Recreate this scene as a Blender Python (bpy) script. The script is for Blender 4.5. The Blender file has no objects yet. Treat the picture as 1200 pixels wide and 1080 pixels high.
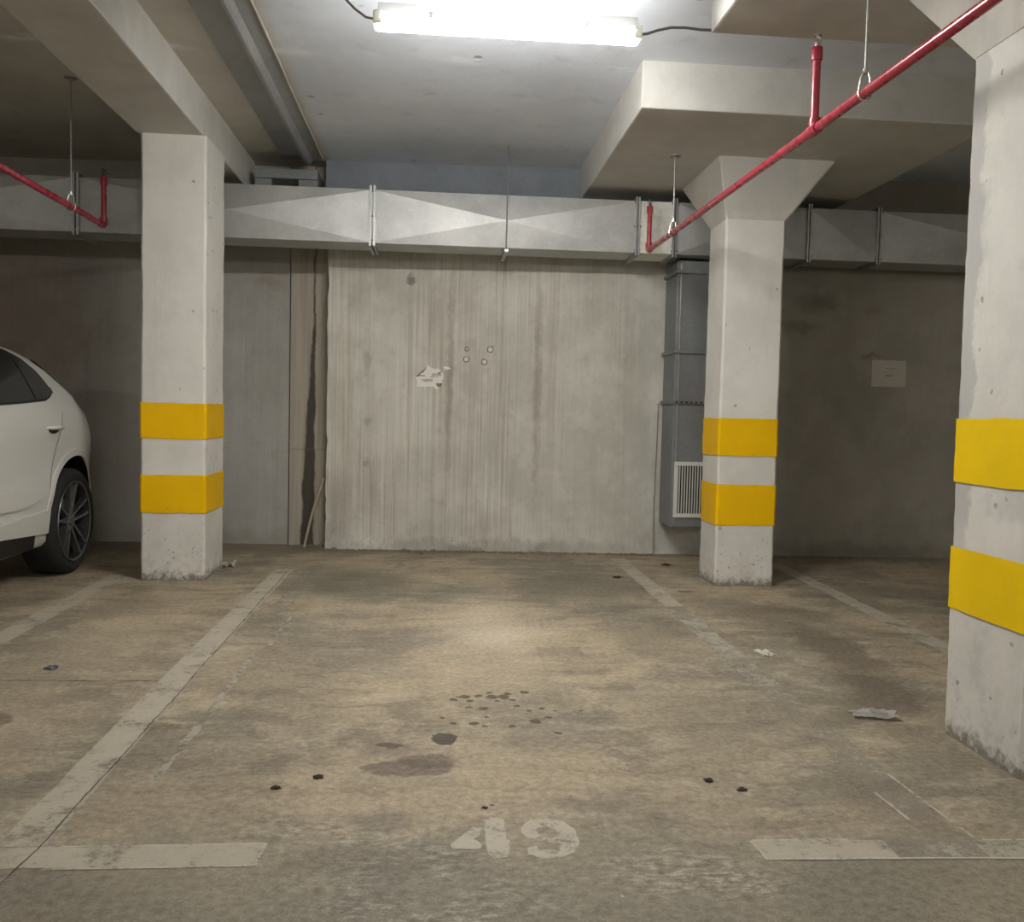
import bpy, bmesh, math, random
from mathutils import Vector, Matrix, noise as mnoise
R = math.radians
PI = math.pi
random.seed(7)
S = bpy.context.scene
COL = S.collection

# ------------------------------------------------------------------ camera, world, exposure
cam_data = bpy.data.cameras.new('camera')
cam_data.sensor_fit = 'HORIZONTAL'
cam_data.sensor_width = 36.0
cam_data.lens = 36.0 * 1050.0 / 1200.0
cam_data.clip_start = 0.05
cam = bpy.data.objects.new('camera', cam_data)
COL.objects.link(cam)
_yaw, _pitch, _roll = R(4.8), R(-2.89), R(1.27)
_f = Vector((math.sin(_yaw) * math.cos(_pitch), math.cos(_yaw) * math.cos(_pitch), math.sin(_pitch)))
_r0 = Vector((math.cos(_yaw), -math.sin(_yaw), 0))
_u0 = _r0.cross(_f)
_r = math.cos(_roll) * _r0 + math.sin(_roll) * _u0
_u = -math.sin(_roll) * _r0 + math.cos(_roll) * _u0
cam.matrix_world = Matrix(((_r.x, _u.x, -_f.x, 0), (_r.y, _u.y, -_f.y, 0), (_r.z, _u.z, -_f.z, 1.2), (0, 0, 0, 1)))
S.camera = cam

world = bpy.data.worlds.new('world')
world.use_nodes = True
world.node_tree.nodes['Background'].inputs[0].default_value = (0.5, 0.52, 0.56, 1)
world.node_tree.nodes['Background'].inputs[1].default_value = 0.02
S.world = world

S.view_settings.view_transform = 'Standard'
S.view_settings.look = 'None'
S.view_settings.gamma = 1.0
S.view_settings.use_curve_mapping = False
S.view_settings.exposure = 2.38
LAMP_POWER = 27.0       # emission strength of the glowing covers of the strip lights
LAMP_COLOUR = (1.0, 0.965, 0.90, 1)
S.cycles.max_bounces = 10
S.cycles.diffuse_bounces = 7
S.cycles.glossy_bounces = 4
S.cycles.transparent_max_bounces = 12
S.cycles.sample_clamp_indirect = 6.0

# ------------------------------------------------------------------ node helper
class G:
    def __init__(self, name):
        self.m = bpy.data.materials.new(name)
        self.m.use_nodes = True
        self.t = self.m.node_tree
        self.t.nodes.clear()
        self.out = self.t.nodes.new('ShaderNodeOutputMaterial')
        self.b = self.t.nodes.new('ShaderNodeBsdfPrincipled')
        self.t.links.new(self.b.outputs[0], self.out.inputs[0])
        self._co = None
    def set(self, sock, v):
        if isinstance(v, bpy.types.NodeSocket):
            self.t.links.new(v, sock)
        elif isinstance(v, (tuple, list)):
            if len(v) == 3 and sock.type == 'RGBA':
                v = (*v, 1)
            sock.default_value = v
        else:
            if sock.type == 'RGBA':
                v = (v, v, v, 1)
            elif sock.type == 'VECTOR':
                v = (v, v, v)
            sock.default_value = v
    @property
    def co(self):
        if self._co is None:
            tc = self.t.nodes.new('ShaderNodeTexCoord')
            self._co = tc.outputs['Object']
        return self._co
    def rco(self):                       # object coordinates shifted by the object's own random number
        oi = self.t.nodes.new('ShaderNodeObjectInfo')
        k = self.math('MULTIPLY', oi.outputs['Random'], 17.0)
        return self.vmath('ADD', self.co, k)
    def vmath(self, op, a, b=None):
        n = self.t.nodes.new('ShaderNodeVectorMath'); n.operation = op
        self.set(n.inputs[0], a)
        if b is not None:
            self.set(n.inputs[1], b)
        return n.outputs['Value'] if op in ('LENGTH', 'DISTANCE', 'DOT_PRODUCT') else n.outputs[0]
    def math(self, op, a, b=0.0, c=0.0, clamp=False):
        n = self.t.nodes.new('ShaderNodeMath'); n.operation = op; n.use_clamp = clamp
        self.set(n.inputs[0], a); self.set(n.inputs[1], b); self.set(n.inputs[2], c)
        return n.outputs[0]
    def mul(self, a, b): return self.math('MULTIPLY', a, b)
    def add(self, a, b): return self.math('ADD', a, b)
    def sub(self, a, b): return self.math('SUBTRACT', a, b)
    def mx(self, a, b): return self.math('MAXIMUM', a, b)
    def mn(self, a, b): return self.math('MINIMUM', a, b)
    def sep(self, v):
        n = self.t.nodes.new('ShaderNodeSeparateXYZ'); self.set(n.inputs[0], v)
        return n.outputs
    def step(self, v, lo, hi, a=0.0, b=1.0):
        n = self.t.nodes.new('ShaderNodeMapRange'); n.interpolation_type = 'SMOOTHSTEP'
        self.set(n.inputs[0], v)
        if lo > hi:
            lo, hi, a, b = hi, lo, b, a
        self.set(n.inputs[1], lo); self.set(n.inputs[2], hi); self.set(n.inputs[3], a); self.set(n.inputs[4], b)
        return n.outputs[0]
    def scale(self, v, s):
        return self.vmath('MULTIPLY', v, s)
    def noise(self, v, scale=1.0, detail=4.0, rough=0.55, dist=0.0, colour=False):
        n = self.t.nodes.new('ShaderNodeTexNoise')
        self.set(n.inputs['Vector'], v); n.inputs['Scale'].default_value = scale
        n.inputs['Detail'].default_value = detail; n.inputs['Roughness'].default_value = rough
        n.inputs['Distortion'].default_value = dist
        return n.outputs['Color'] if colour else n.outputs['Fac']
    def voronoi(self, v, scale, feature='F1', rnd=1.0):
        n = self.t.nodes.new('ShaderNodeTexVoronoi'); n.feature = feature
        self.set(n.inputs['Vector'], v); n.inputs['Scale'].default_value = scale
        n.inputs['Randomness'].default_value = rnd
        return n.outputs
    def mix(self, f, a, b, mode='MIX'):
        n = self.t.nodes.new('ShaderNodeMix'); n.data_type = 'RGBA'; n.blend_type = mode
        self.set(n.inputs[0], f); self.set(n.inputs[6], a); self.set(n.inputs[7], b)
        return n.outputs[2]
    def bump(self, h, strength=0.3, dist=0.01, normal=None):
        n = self.t.nodes.new('ShaderNodeBump')
        n.inputs['Strength'].default_value = strength; n.inputs['Distance'].default_value = dist
        self.set(n.inputs['Height'], h)
        if normal is not None:
            self.set(n.inputs['Normal'], normal)
        return n.outputs[0]
    def finish(self, col=None, rough=None, metal=None, normal=None, alpha=None):
        if col is not None: self.set(self.b.inputs['Base Color'], col)
        if rough is not None: self.set(self.b.inputs['Roughness'], rough)
        if metal is not None: self.set(self.b.inputs['Metallic'], metal)
        if normal is not None: self.set(self.b.inputs['Normal'], normal)
        if alpha is not None: self.set(self.b.inputs['Alpha'], alpha)
        return self.m

def plain(name, col, rough=0.5, metal=0.0, coat=0.0, vary=0.08, scale=9.0):
    g = G(name)
    n = g.noise(g.rco(), scale, 4)
    c = g.mix(n, tuple(x * (1 - vary) for x in col), tuple(min(1, x * (1 + vary)) for x in col))
    if coat:
        g.b.inputs['Coat Weight'].default_value = coat
        g.b.inputs['Coat Roughness'].default_value = 0.05
    return g.finish(c, rough if vary == 0 else g.step(n, 0.2, 0.8, max(0, rough - 0.05), rough + 0.05), metal)

# ------------------------------------------------------------------ mesh helpers
def obj(name, bm, mat, parent=None, loc=None, smooth=False, angle=40):
    me = bpy.data.meshes.new(name)
    bmesh.ops.recalc_face_normals(bm, faces=bm.faces)
    bm.to_mesh(me); bm.free()
    for m in (mat if isinstance(mat, (list, tuple)) else [mat]):
        me.materials.append(m)
    if smooth:
        for p in me.polygons:
            p.use_smooth = True
        me.set_sharp_from_angle(angle=R(angle))
    o = bpy.data.objects.new(name, me)
    COL.objects.link(o)
    if parent is not None:
        o.parent = parent
    if loc is not None:
        o.location = loc
    return o

def tag(o, label=None, cat=None, group=None, kind=None):
    if label: o['label'] = label
    if cat: o['category'] = cat
    if group: o['group'] = group
    if kind: o['kind'] = kind
    return o

def thing(name, label, cat, loc=(0, 0, 0), rotz=0.0, group=None, kind=None):
    o = bpy.data.objects.new(name, None)
    o.empty_display_size = 0.1
    COL.objects.link(o)
    o.location = loc; o.rotation_euler = (0, 0, rotz)
    return tag(o, label, cat, group, kind)

def box(bm, x0, x1, y0, y1, z0, z1, bev=0.0, mi=0):
    g = bmesh.ops.create_cube(bm, size=1.0)
    vs = g['verts']
    for v in vs:
        v.co = Vector(((x0 + x1) / 2 + v.co.x * (x1 - x0), (y0 + y1) / 2 + v.co.y * (y1 - y0), (z0 + z1) / 2 + v.co.z * (z1 - z0)))
    fs = {f for v in vs for f in v.link_faces}
    for f in fs: f.material_index = mi
    if bev > 0:
        es = list({e for v in vs for e in v.link_edges})
        bmesh.ops.bevel(bm, geom=es, offset=bev, segments=2, affect='EDGES', profile=0.6)
    return bm

def newbox(*a, **k):
    return box(bmesh.new(), *a, **k)

def frustum(bm, pts0, pts1):
    a = [bm.verts.new(p) for p in pts0]; b = [bm.verts.new(p) for p in pts1]
    n = len(a)
    bm.faces.new(a[::-1]); bm.faces.new(b)
    for i in range(n):
        bm.faces.new((a[i], a[(i + 1) % n], b[(i + 1) % n], b[i]))
    return bm

def tube(bm, pts, r, seg=12, cap=True):
    pts = [Vector(p) for p in pts]
    rings = []
    up = None
    for i, p in enumerate(pts):
        if i == 0: d = pts[1] - p
        elif i == len(pts) - 1: d = p - pts[i - 1]
        else: d = (pts[i + 1] - p).normalized() + (p - pts[i - 1]).normalized()
        d.normalize()
        if up is None:
            up = Vector((0, 0, 1)) if abs(d.z) < 0.9 else Vector((1, 0, 0))
        s = d.cross(up)
        if s.length < 1e-5:
            s = d.cross(Vector((0, 1, 0)))
        s.normalize()
        up = s.cross(d).normalized()
        rr = r[i] if isinstance(r, (list, tuple)) else r
        rings.append([bm.verts.new(p + s * rr * math.cos(2 * PI * k / seg) + up * rr * math.sin(2 * PI * k / seg)) for k in range(seg)])
    for a, b in zip(rings, rings[1:]):
        for k in range(seg):
            bm.faces.new((a[k], a[(k + 1) % seg], b[(k + 1) % seg], b[k]))
    if cap:
        bm.faces.new(rings[0][::-1]); bm.faces.new(rings[-1])
    return bm

def lathe(bm, prof, axis='z', c=(0, 0, 0), seg=32, close=False):
    c = Vector(c)
    def pt(r, h, a):
        u, v = r * math.cos(a), r * math.sin(a)
        return c + {'z': Vector((u, v, h)), 'x': Vector((h, u, v)), 'y': Vector((u, h, v))}[axis]
    rings = [[bm.verts.new(pt(r, h, 2 * PI * k / seg)) for k in range(seg)] for r, h in prof]
    pairs = list(zip(rings, rings[1:]))
    if close: pairs.append((rings[-1], rings[0]))
    for a, b in pairs:
        for k in range(seg):
            bm.faces.new((a[k], a[(k + 1) % seg], b[(k + 1) % seg], b[k]))
    if not close:
        bm.faces.new(rings[0]); bm.faces.new(rings[-1])
    return bm

def prism(bm, poly, z0, z1):
    return frustum(bm, [(x, y, z0) for x, y in poly], [(x, y, z1) for x, y in poly])

def sheet(name, poly, z, mat, parent=None):          # a thin painted film lying on the floor
    bm = bmesh.new()
    bm.faces.new([bm.verts.new((x, y, z)) for x, y in poly])
    return obj(name, bm, mat, parent)

# ------------------------------------------------------------------ materials
def px_floor(x, y):                                   # floor point seen at a survey mark of the photograph
    d = _f + _r * ((x - 600) / 1050.0) + _u * ((540 - y) / 1050.0)
    return (-1.2 / d.z * d.x, -1.2 / d.z * d.y)
DROPS = [(490, 352, 13), (500, 362, 9), (545, 343, 8), (553, 353, 15), (580, 353, 16), (600, 360, 8), (628, 342, 11), (533, 380, 12), (500, 377, 7), (463, 415, 9), (437, 402, 6),
         (463, 360, 11), (510, 415, 11), (537, 422, 7), (541, 400, 6), (601, 422, 10), (655, 410, 14), (612, 374, 8), (640, 385, 7), (668, 380, 8), (685, 400, 8), (708, 437, 9),
         (700, 385, 6), (520, 350, 10), (566, 362, 8), (590, 346, 9), (476, 354, 7), (553, 608, 6), (760, 385, 5)]
def mat_floor():
    g = G('worn_concrete_floor')
    P = g.co
    wn = g.noise(P, 2.2, 5, 0.6, colour=True)
    W = g.vmath('ADD', P, g.scale(g.vmath('SUBTRACT', wn, 0.5), (0.40, 0.40, 0)))
    big = g.noise(P, 0.8, 6, 0.6)
    mid = g.noise(W, 2.4, 8, 0.68)
    strk = g.noise(g.scale(W, (1.0, 3.2, 1)), 2.6, 7, 0.7)
    patch = g.noise(g.vmath('ADD', W, 4.1), 5.5, 7, 0.72)
    fine = g.noise(P, 38, 5, 0.7)
    grit = g.noise(P, 170, 2, 0.6)
    x, y, z = g.sep(P)[:3]
    tan, grey = (0.345, 0.298, 0.222), (0.215, 0.20, 0.163)
    c = g.mix(g.step(big, 0.40, 0.60), tan, grey)
    c = g.mix(g.mul(g.step(mid, 0.50, 0.62), 0.50), c, (0.42, 0.37, 0.285))
    c = g.mix(g.mul(g.step(mid, 0.49, 0.37), 0.65), c, (0.16, 0.143, 0.113))
    c = g.mix(g.mul(g.step(strk, 0.52, 0.64), 0.45), c, (0.46, 0.41, 0.32))
    c = g.mix(g.mul(g.step(strk, 0.48, 0.38), 0.50), c, (0.15, 0.132, 0.103))
    c = g.mix(g.mul(g.step(patch, 0.55, 0.66), 0.35), c, (0.50, 0.45, 0.36))
    c = g.mix(g.mul(g.step(patch, 0.44, 0.34), 0.35), c, (0.175, 0.157, 0.125))
    def ell(cx, cy, rx, ry, soft=0.5, v=None):
        d = g.vmath('LENGTH', g.vmath('DIVIDE', g.vmath('SUBTRACT', v if v is not None else W, (cx, cy, 0)), (rx, ry, 9)))
        return g.step(d, 1.0, 1.0 - soft)
    def stain_or_light(c, m, amt, col):
        return g.mix(g.mul(m, amt), c, col)
    # grey, scuffed driving lane in front of the bay
    lane = g.step(g.add(y, g.mul(g.sub(big, 0.5), 2.2)), 2.62, 2.15)
    c = g.mix(g.mul(lane, 0.70), c, (0.195, 0.187, 0.155))
    scuff = g.noise(g.scale(P, (1.0, 2.2, 1)), 19, 5, 0.78)
    bn = g.step(g.noise(P, 1.9, 5, 0.65), 0.36, 0.58)
    blot = g.mul(g.mx(g.mx(ell(0.02, 2.22, 0.46, 0.32, 0.7), ell(0.72, 2.26, 0.36, 0.18, 0.7)), g.mx(g.mul(ell(-0.28, 2.52, 0.34, 0.20, 0.8), 0.8), g.mul(ell(1.02, 3.15, 0.30, 0.16, 0.8), 0.6))), bn)
    c = g.mix(g.mul(blot, g.mul(g.step(scuff, 0.49, 0.60), 0.70)), c, (0.50, 0.475, 0.40))
    c = g.mix(g.mul(blot, g.mul(g.step(scuff, 0.46, 0.38), 0.65)), c, (0.10, 0.095, 0.078))
    # tyre and drip marks left where cars stand, then paler patches
    dk, dk2 = (0.125, 0.122, 0.10), (0.165, 0.158, 0.132)
    c = stain_or_light(c, ell(-0.58, 6.35, 0.62, 0.8, 0.7), 0.66, dk)
    c = stain_or_light(c, ell(1.00, 6.25, 0.60, 0.8, 0.7), 0.66, dk)
    c = stain_or_light(c, ell(1.18, 5.0, 0.40, 1.0, 0.8), 0.45, dk2)
    c = stain_or_light(c, ell(-0.66, 4.1, 0.40, 1.1, 0.8), 0.42, (0.17, 0.15, 0.122))
    c = stain_or_light(c, ell(-0.9, 3.0, 0.45, 0.6, 0.8), 0.35, (0.18, 0.158, 0.128))
    c = stain_or_light(c, ell(1.05, 3.5, 0.40, 0.8, 0.8), 0.45, dk2)
    c = stain_or_light(c, ell(-0.05, 4.15, 0.16, 0.2, 0.8), 0.35, (0.2, 0.19, 0.14))
    c = stain_or_light(c, ell(0.33, 5.05, 0.55, 1.0, 0.9), 0.62, (0.54, 0.485, 0.38))  # pale stain with the lamp's pool of light painted in
    c = stain_or_light(c, ell(0.30, 4.75, 0.28, 0.35, 0.9), 0.45, (0.60, 0.545, 0.44))  # brighter core of that painted pool of light
    c = stain_or_light(c, ell(0.15, 4.1, 0.7, 0.8, 0.9), 0.45, (0.47, 0.405, 0.30))
    c = stain_or_light(c, ell(0.15, 2.95, 0.8, 0.45, 0.9), 0.45, (0.44, 0.375, 0.275))
    c = stain_or_light(c, ell(-1.7, 3.3, 0.55, 0.9, 0.9), 0.55, (0.47, 0.40, 0.30))
    c = stain_or_light(c, ell(-1.72, 4.7, 0.5, 1.3, 0.9), 0.45, (0.46, 0.40, 0.305))
    c = stain_or_light(c, ell(-1.75, 5.6, 0.4, 0.4, 0.8), 0.4, (0.2, 0.175, 0.14))
    # wet band beside the right pillar
    wet, wet2 = (0.125, 0.105, 0.082), (0.16, 0.14, 0.11)
    c = stain_or_light(c, ell(2.14, 4.6, 0.20, 0.75, 0.5), 0.7, wet)
    c = stain_or_light(c, ell(1.97, 3.8, 0.26, 0.42, 0.5), 0.7, wet)
    c = stain_or_light(c, ell(2.10, 5.4, 0.45, 0.28, 0.5), 0.6, wet2)
    c = stain_or_light(c, ell(1.86, 3.2, 0.14, 0.45, 0.6), 0.5, wet2)
    c = stain_or_light(c, ell(1.12, 2.15, 0.3, 0.3, 0.7), 0.5, dk2)
    c = stain_or_light(c, ell(1.42, 2.62, 0.2, 0.3, 0.7), 0.5, (0.17, 0.15, 0.125))
    c = stain_or_light(c, ell(-1.74, 3.46, 0.13, 0.26, 0.4), 0.75, wet)
    c = stain_or_light(c, ell(-1.62, 3.2, 0.05, 0.1, 0.4), 0.5, (0.2, 0.12, 0.08))
    c = stain_or_light(c, ell(-0.95, 2.12, 0.25, 0.35, 0.6), 0.45, (0.16, 0.145, 0.118))
    # brown spill and the splash of drops in the middle of the bay
    W2 = g.vmath('ADD', P, g.scale(g.vmath('SUBTRACT', g.noise(P, 11, 5, 0.65, colour=True), 0.5), (0.11, 0.11, 0)))
    sp = (0.155, 0.128, 0.108)
    c = stain_or_light(c, ell(-0.08, 3.00, 0.18, 0.075, 0.2, W2), 0.85, sp)
    c = stain_or_light(c, ell(-0.02, 3.06, 0.12, 0.07, 0.25, W2), 0.7, (0.12, 0.098, 0.082))
    c = stain_or_light(c, ell(-0.14, 3.18, 0.17, 0.12, 0.7, W2), 0.55, (0.19, 0.155, 0.135))
    c = stain_or_light(c, ell(-0.155, 3.215, 0.055, 0.04, 0.4, W2), 0.85, (0.08, 0.066, 0.055))
    c = stain_or_light(c, ell(0.045, 3.275, 0.052, 0.066, 0.2, W2), 0.92, (0.065, 0.056, 0.044))
    c = stain_or_light(c, ell(-0.14, 2.60, 0.12, 0.1, 0.6, W2), 0.5, (0.15, 0.14, 0.12))
    dmin = None
    W3 = g.vmath('ADD', P, g.scale(g.vmath('SUBTRACT', g.noise(P, 26, 3, 0.6, colour=True), 0.5), (0.035, 0.035, 0)))
    for (px, py, r) in DROPS:
        dx, dy = px_floor(300 + px / 2, 640 + py / 2)
        rr = r / 2 * dy / 1050
        d = g.vmath('LENGTH', g.vmath('DIVIDE', g.vmath('SUBTRACT', W3, (dx, dy, 0)), (rr, rr * 1.05, 9)))
        dmin = d if dmin is None else g.mn(dmin, d)
    c = stain_or_light(c, g.step(dmin, 1.15, 0.85), 0.90, (0.075, 0.064, 0.042))
    # scattered specks and pale chips
    vs = g.voronoi(P, 9.0)
    c = stain_or_light(c, g.mul(g.step(vs['Distance'], 0.055, 0.03), g.step(g.sep(vs['Color'])[1], 0.55, 0.6)), 0.7, (0.09, 0.08, 0.065))
    vp = g.voronoi(g.vmath('ADD', P, 5.3), 6.0)
    c = stain_or_light(c, g.mul(g.step(vp['Distance'], 0.035, 0.02), g.step(g.sep(vp['Color'])[1], 0.6, 0.65)), 0.6, (0.62, 0.58, 0.5))
    c = g.mix(0.55, c, g.mix(g.step(fine, 0.30, 0.70), (0.22, 0.20, 0.17), (0.78, 0.76, 0.70)), 'SOFT_LIGHT')
    c = g.mix(0.35, c, g.mix(g.step(grit, 0.3, 0.7), (0.25, 0.25, 0.25), (0.75, 0.75, 0.75)), 'SOFT_LIGHT')
    # dirt gathered along the foot of the back wall
    c = stain_or_light(c, g.step(g.add(y, g.mul(g.sub(mid, 0.5), 0.6)), 7.5, 7.9), 0.6, (0.15, 0.13, 0.10))
    c = g.mix(1.0, c, (1.0, 0.962, 0.94), 'MULTIPLY')
    c = g.vmath('MULTIPLY', c, 1.14)
    h = g.add(g.mul(mid, 0.5), g.add(g.mul(patch, 0.4), g.add(g.mul(fine, 0.18), g.mul(grit, 0.10))))
    return g.finish(c, g.step(mid, 0.3, 0.7, 0.60, 0.78), 0.0, g.bump(h, 0.28, 0.012))

def mat_line(name, col, keep, edge=None):            # worn road paint; bare floor shows through where it has gone
    g = G(name)
    P = g.co
    a = g.noise(P, 5.0, 7, 0.75)
    f = g.noise(P, 34, 6, 0.8)
    wear = g.add(g.mul(a, 0.5), g.mul(f, 0.5))
    al = g.step(wear, keep + 0.10, keep - 0.10)
    c = g.mix(g.step(f, 0.35, 0.7), tuple(v * 0.82 for v in col), col)
    c = g.mix(g.mul(g.step(a, 0.5, 0.66), 0.4), c, tuple(v * 0.70 for v in col))
    return g.finish(c, 0.75, 0, g.bump(f, 0.3, 0.004), al)

def mat_paint(name, base, soil, pit=0.5, grey=None, foot=True, bumps=0.35, strip=False):    # limewashed pillar concrete
    g = G(name)
    P = g.rco()
    z = g.sep(g.co)[2]
    n = g.noise(P, 2.2, 6, 0.62)
    f = g.noise(P, 30, 5, 0.65)
    up = g.noise(g.scale(P, (9, 9, 1.2)), 1.0, 5, 0.6)
    c = g.mix(g.step(n, 0.35, 0.7), base, tuple(v * 0.86 for v in base))
    c = g.mix(g.mul(g.step(up, 0.55, 0.75), 0.35), c, soil)
    if grey is not None:
        gm = g.step(g.noise(g.vmath('ADD', P, 3.7), 1.6, 5, 0.65), 0.53, 0.63)
        c = g.mix(g.mul(gm, 0.45), c, grey)
        if strip:
            sy = g.add(g.sep(g.co)[1], g.mul(g.sub(g.noise(P, 9, 5, 0.65), 0.5), 0.16))
            c = g.mix(g.mul(g.mul(g.step(sy, 0.125, 0.155), g.step(z, 0.55, 0.9)), 0.75), c, grey)
    vo = g.voronoi(g.vmath('ADD', P, g.scale(g.vmath('SUBTRACT', g.noise(P, 14, 3, colour=True), 0.5), 0.05)), 11.0)
    sel = g.step(g.sep(vo['Color'])[0], 1.0 - 0.30 * pit, 1.02 - 0.30 * pit)
    pits = g.mul(g.step(vo['Distance'], 0.16, 0.09), sel)
    c = g.mix(g.mul(pits, 0.6), c, (0.20, 0.185, 0.16))
    if foot:
        chips = g.step(g.noise(P, 17, 5, 0.7), 0.50, 0.60)
        low = g.step(z, 0.42, 0.03)
        c = g.mix(g.mul(g.mul(chips, low), 0.22), c, (0.30, 0.275, 0.235))
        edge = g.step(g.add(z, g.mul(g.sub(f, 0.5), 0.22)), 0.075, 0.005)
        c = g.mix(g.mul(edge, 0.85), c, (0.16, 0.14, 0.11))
    if foot:
        v2 = g.voronoi(g.vmath('ADD', P, g.scale(g.vmath('SUBTRACT', g.noise(P, 22, 3, colour=True), 0.5), 0.05)), 30.0)
        p2 = g.mul(g.mul(g.step(v2['Distance'], 0.30, 0.15), g.step(g.sep(v2['Color'])[0], 0.62, 0.64)), g.step(z, 0.55, 0.15))
        c = g.mix(g.mul(p2, 0.6), c, (0.24, 0.22, 0.19))
    h = g.sub(g.add(g.mul(n, 0.8), g.mul(f, 0.35)), pits)
    return g.finish(c, 0.72, 0, g.bump(h, bumps, 0.012))

def mat_band(name, col):
    g = G(name)
    P = g.rco()
    n = g.noise(P, 3, 5, 0.6)
    f = g.noise(P, 34, 4, 0.7)
    c = g.mix(g.step(n, 0.35, 0.7), col, tuple(v * 0.93 for v in col))
    vo = g.voronoi(P, 14)
    pits = g.mul(g.step(vo['Distance'], 0.12, 0.06), g.step(g.sep(vo['Color'])[0], 0.9, 0.92))
    c = g.mix(g.mul(pits, 0.7), c, (0.3, 0.22, 0.08))
    g.b.inputs['Specular IOR Level'].default_value = 0.2
    return g.finish(c, 0.55, 0, g.bump(g.add(n, g.mul(f, 0.3)), 0.3, 0.01))

def mat_concrete(name, a, b, streak=0.0, streak_scale=(10, 10, 0.35), scale=1.6, dirt=(0.2, 0.17, 0.13), dirt_amt=0.4, bumps=0.3, rough=0.82, marks=None, lean=None, top=None):
    g = G(name)
    P = g.co
    n = g.noise(P, scale, 6, 0.62)
    m = g.noise(P, scale * 5, 5, 0.65)
    f = g.noise(P, 40, 4, 0.7)
    c = g.mix(g.step(n, 0.36, 0.66), a, b)
    c = g.mix(g.mul(g.step(m, 0.52, 0.72), dirt_amt * 0.6), c, dirt)
    h = g.add(g.mul(m, 0.6), g.mul(f, 0.3))
    pl = g.noise(g.scale(P, (2.0, 2.0, 1.2)), scale, 6, 0.7)
    c = g.mix(g.mul(g.step(pl, 0.50, 0.64), dirt_amt * 0.9), c, tuple(min(1, v * 1.16) for v in a))
    if streak:
        s1 = g.noise(g.scale(P, streak_scale), 1.0, 5, 0.66)
        s2 = g.noise(g.scale(P, (streak_scale[0] * 4.5, streak_scale[1] * 4.5, streak_scale[2] * 1.4)), 1.0, 3, 0.6)
        k = g.step(g.noise(g.scale(P, (2.3, 2.3, 0.55)), 1.0, 4, 0.6), 0.40, 0.60, 0.35, 1.0)
        if lean is not None:                         # board marks are strong on one side of the slab, faint on the other
            k = g.mul(k, g.step(g.sep(P)[0], lean[0], lean[1], 1.0, 0.28))
        c = g.mix(g.mul(g.mul(g.step(s1, 0.50, 0.70), streak), k), c, dirt)
        c = g.mix(g.mul(g.mul(g.step(s2, 0.50, 0.64), streak * 0.55), k), c, tuple(v * 1.7 for v in dirt))
        c = g.mix(g.mul(g.mul(g.step(s2, 0.46, 0.36), streak * 0.5), k), c, tuple(min(1, v * 1.25) for v in a))
        s3 = g.noise(g.scale(P, (70, 70, 0.7)), 1.0, 2, 0.5)
        c = g.mix(g.mul(g.mul(g.step(s3, 0.56, 0.66), streak * 0.6), k), c, dirt)
        c = g.mix(g.mul(g.mul(g.step(s3, 0.44, 0.35), streak * 0.6), k), c, tuple(min(1, v * 1.2) for v in a))
        h = g.add(h, g.mul(g.mul(s2, 0.8), k))
    for (cx, cz, rx, rz, soft, amt, col) in (marks or []):
        wv = g.vmath('ADD', P, g.scale(g.vmath('SUBTRACT', g.noise(P, 7, 5, 0.65, colour=True), 0.5), (0.10, 0, 0.25)))
        d = g.vmath('LENGTH', g.vmath('DIVIDE', g.vmath('SUBTRACT', wv, (cx, 0, cz)), (rx, 99, rz)))
        c = g.mix(g.mul(g.mul(g.step(d, 1.0, 1.0 - soft), g.step(n, 0.25, 0.6, 0.55, 1.0)), amt), c, col)
    c = g.mix(0.3, c, g.mix(f, (0.25, 0.25, 0.25), (0.75, 0.75, 0.75)), 'SOFT_LIGHT')
    return g.finish(c, rough, 0, g.bump(h, bumps, 0.012))

def mat_ceiling():
    g = G('painted_concrete_ceiling')
    P = g.co
    x, y, z = g.sep(P)[:3]
    n = g.noise(P, 0.9, 6, 0.6)
    m = g.noise(P, 5, 6, 0.65)
    f = g.noise(P, 45, 3, 0.6)
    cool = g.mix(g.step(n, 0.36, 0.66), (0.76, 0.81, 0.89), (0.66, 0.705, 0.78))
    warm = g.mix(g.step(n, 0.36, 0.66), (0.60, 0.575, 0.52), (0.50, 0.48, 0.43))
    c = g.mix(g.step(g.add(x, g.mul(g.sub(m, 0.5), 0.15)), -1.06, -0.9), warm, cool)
    c = g.mix(g.mul(g.step(m, 0.55, 0.75), 0.3), c, (0.33, 0.31, 0.28))
    seam = g.mul(g.step(g.math('ABSOLUTE', g.add(g.sub(y, 5.60), g.mul(g.sub(m, 0.5), 0.35))), 0.09, 0.0), g.step(g.noise(P, 2.2, 4), 0.42, 0.6))
    c = g.mix(g.mul(seam, g.mul(g.step(m, 0.35, 0.55), 0.8)), c, (0.86, 0.90, 0.97))
    vo = g.voronoi(P, 4.5)
    pit = g.mul(g.step(vo['Distance'], 0.16, 0.06), g.step(g.sep(vo['Color'])[0], 0.80, 0.82))
    c = g.mix(g.mul(pit, 0.55), c, (0.25, 0.24, 0.22))
    h = g.add(g.add(g.mul(m, 0.5), g.mul(f, 0.15)), g.sub(g.mul(seam, 0.25), pit))
    return g.finish(c, 0.8, 0, g.bump(h, 0.35, 0.02))

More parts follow.
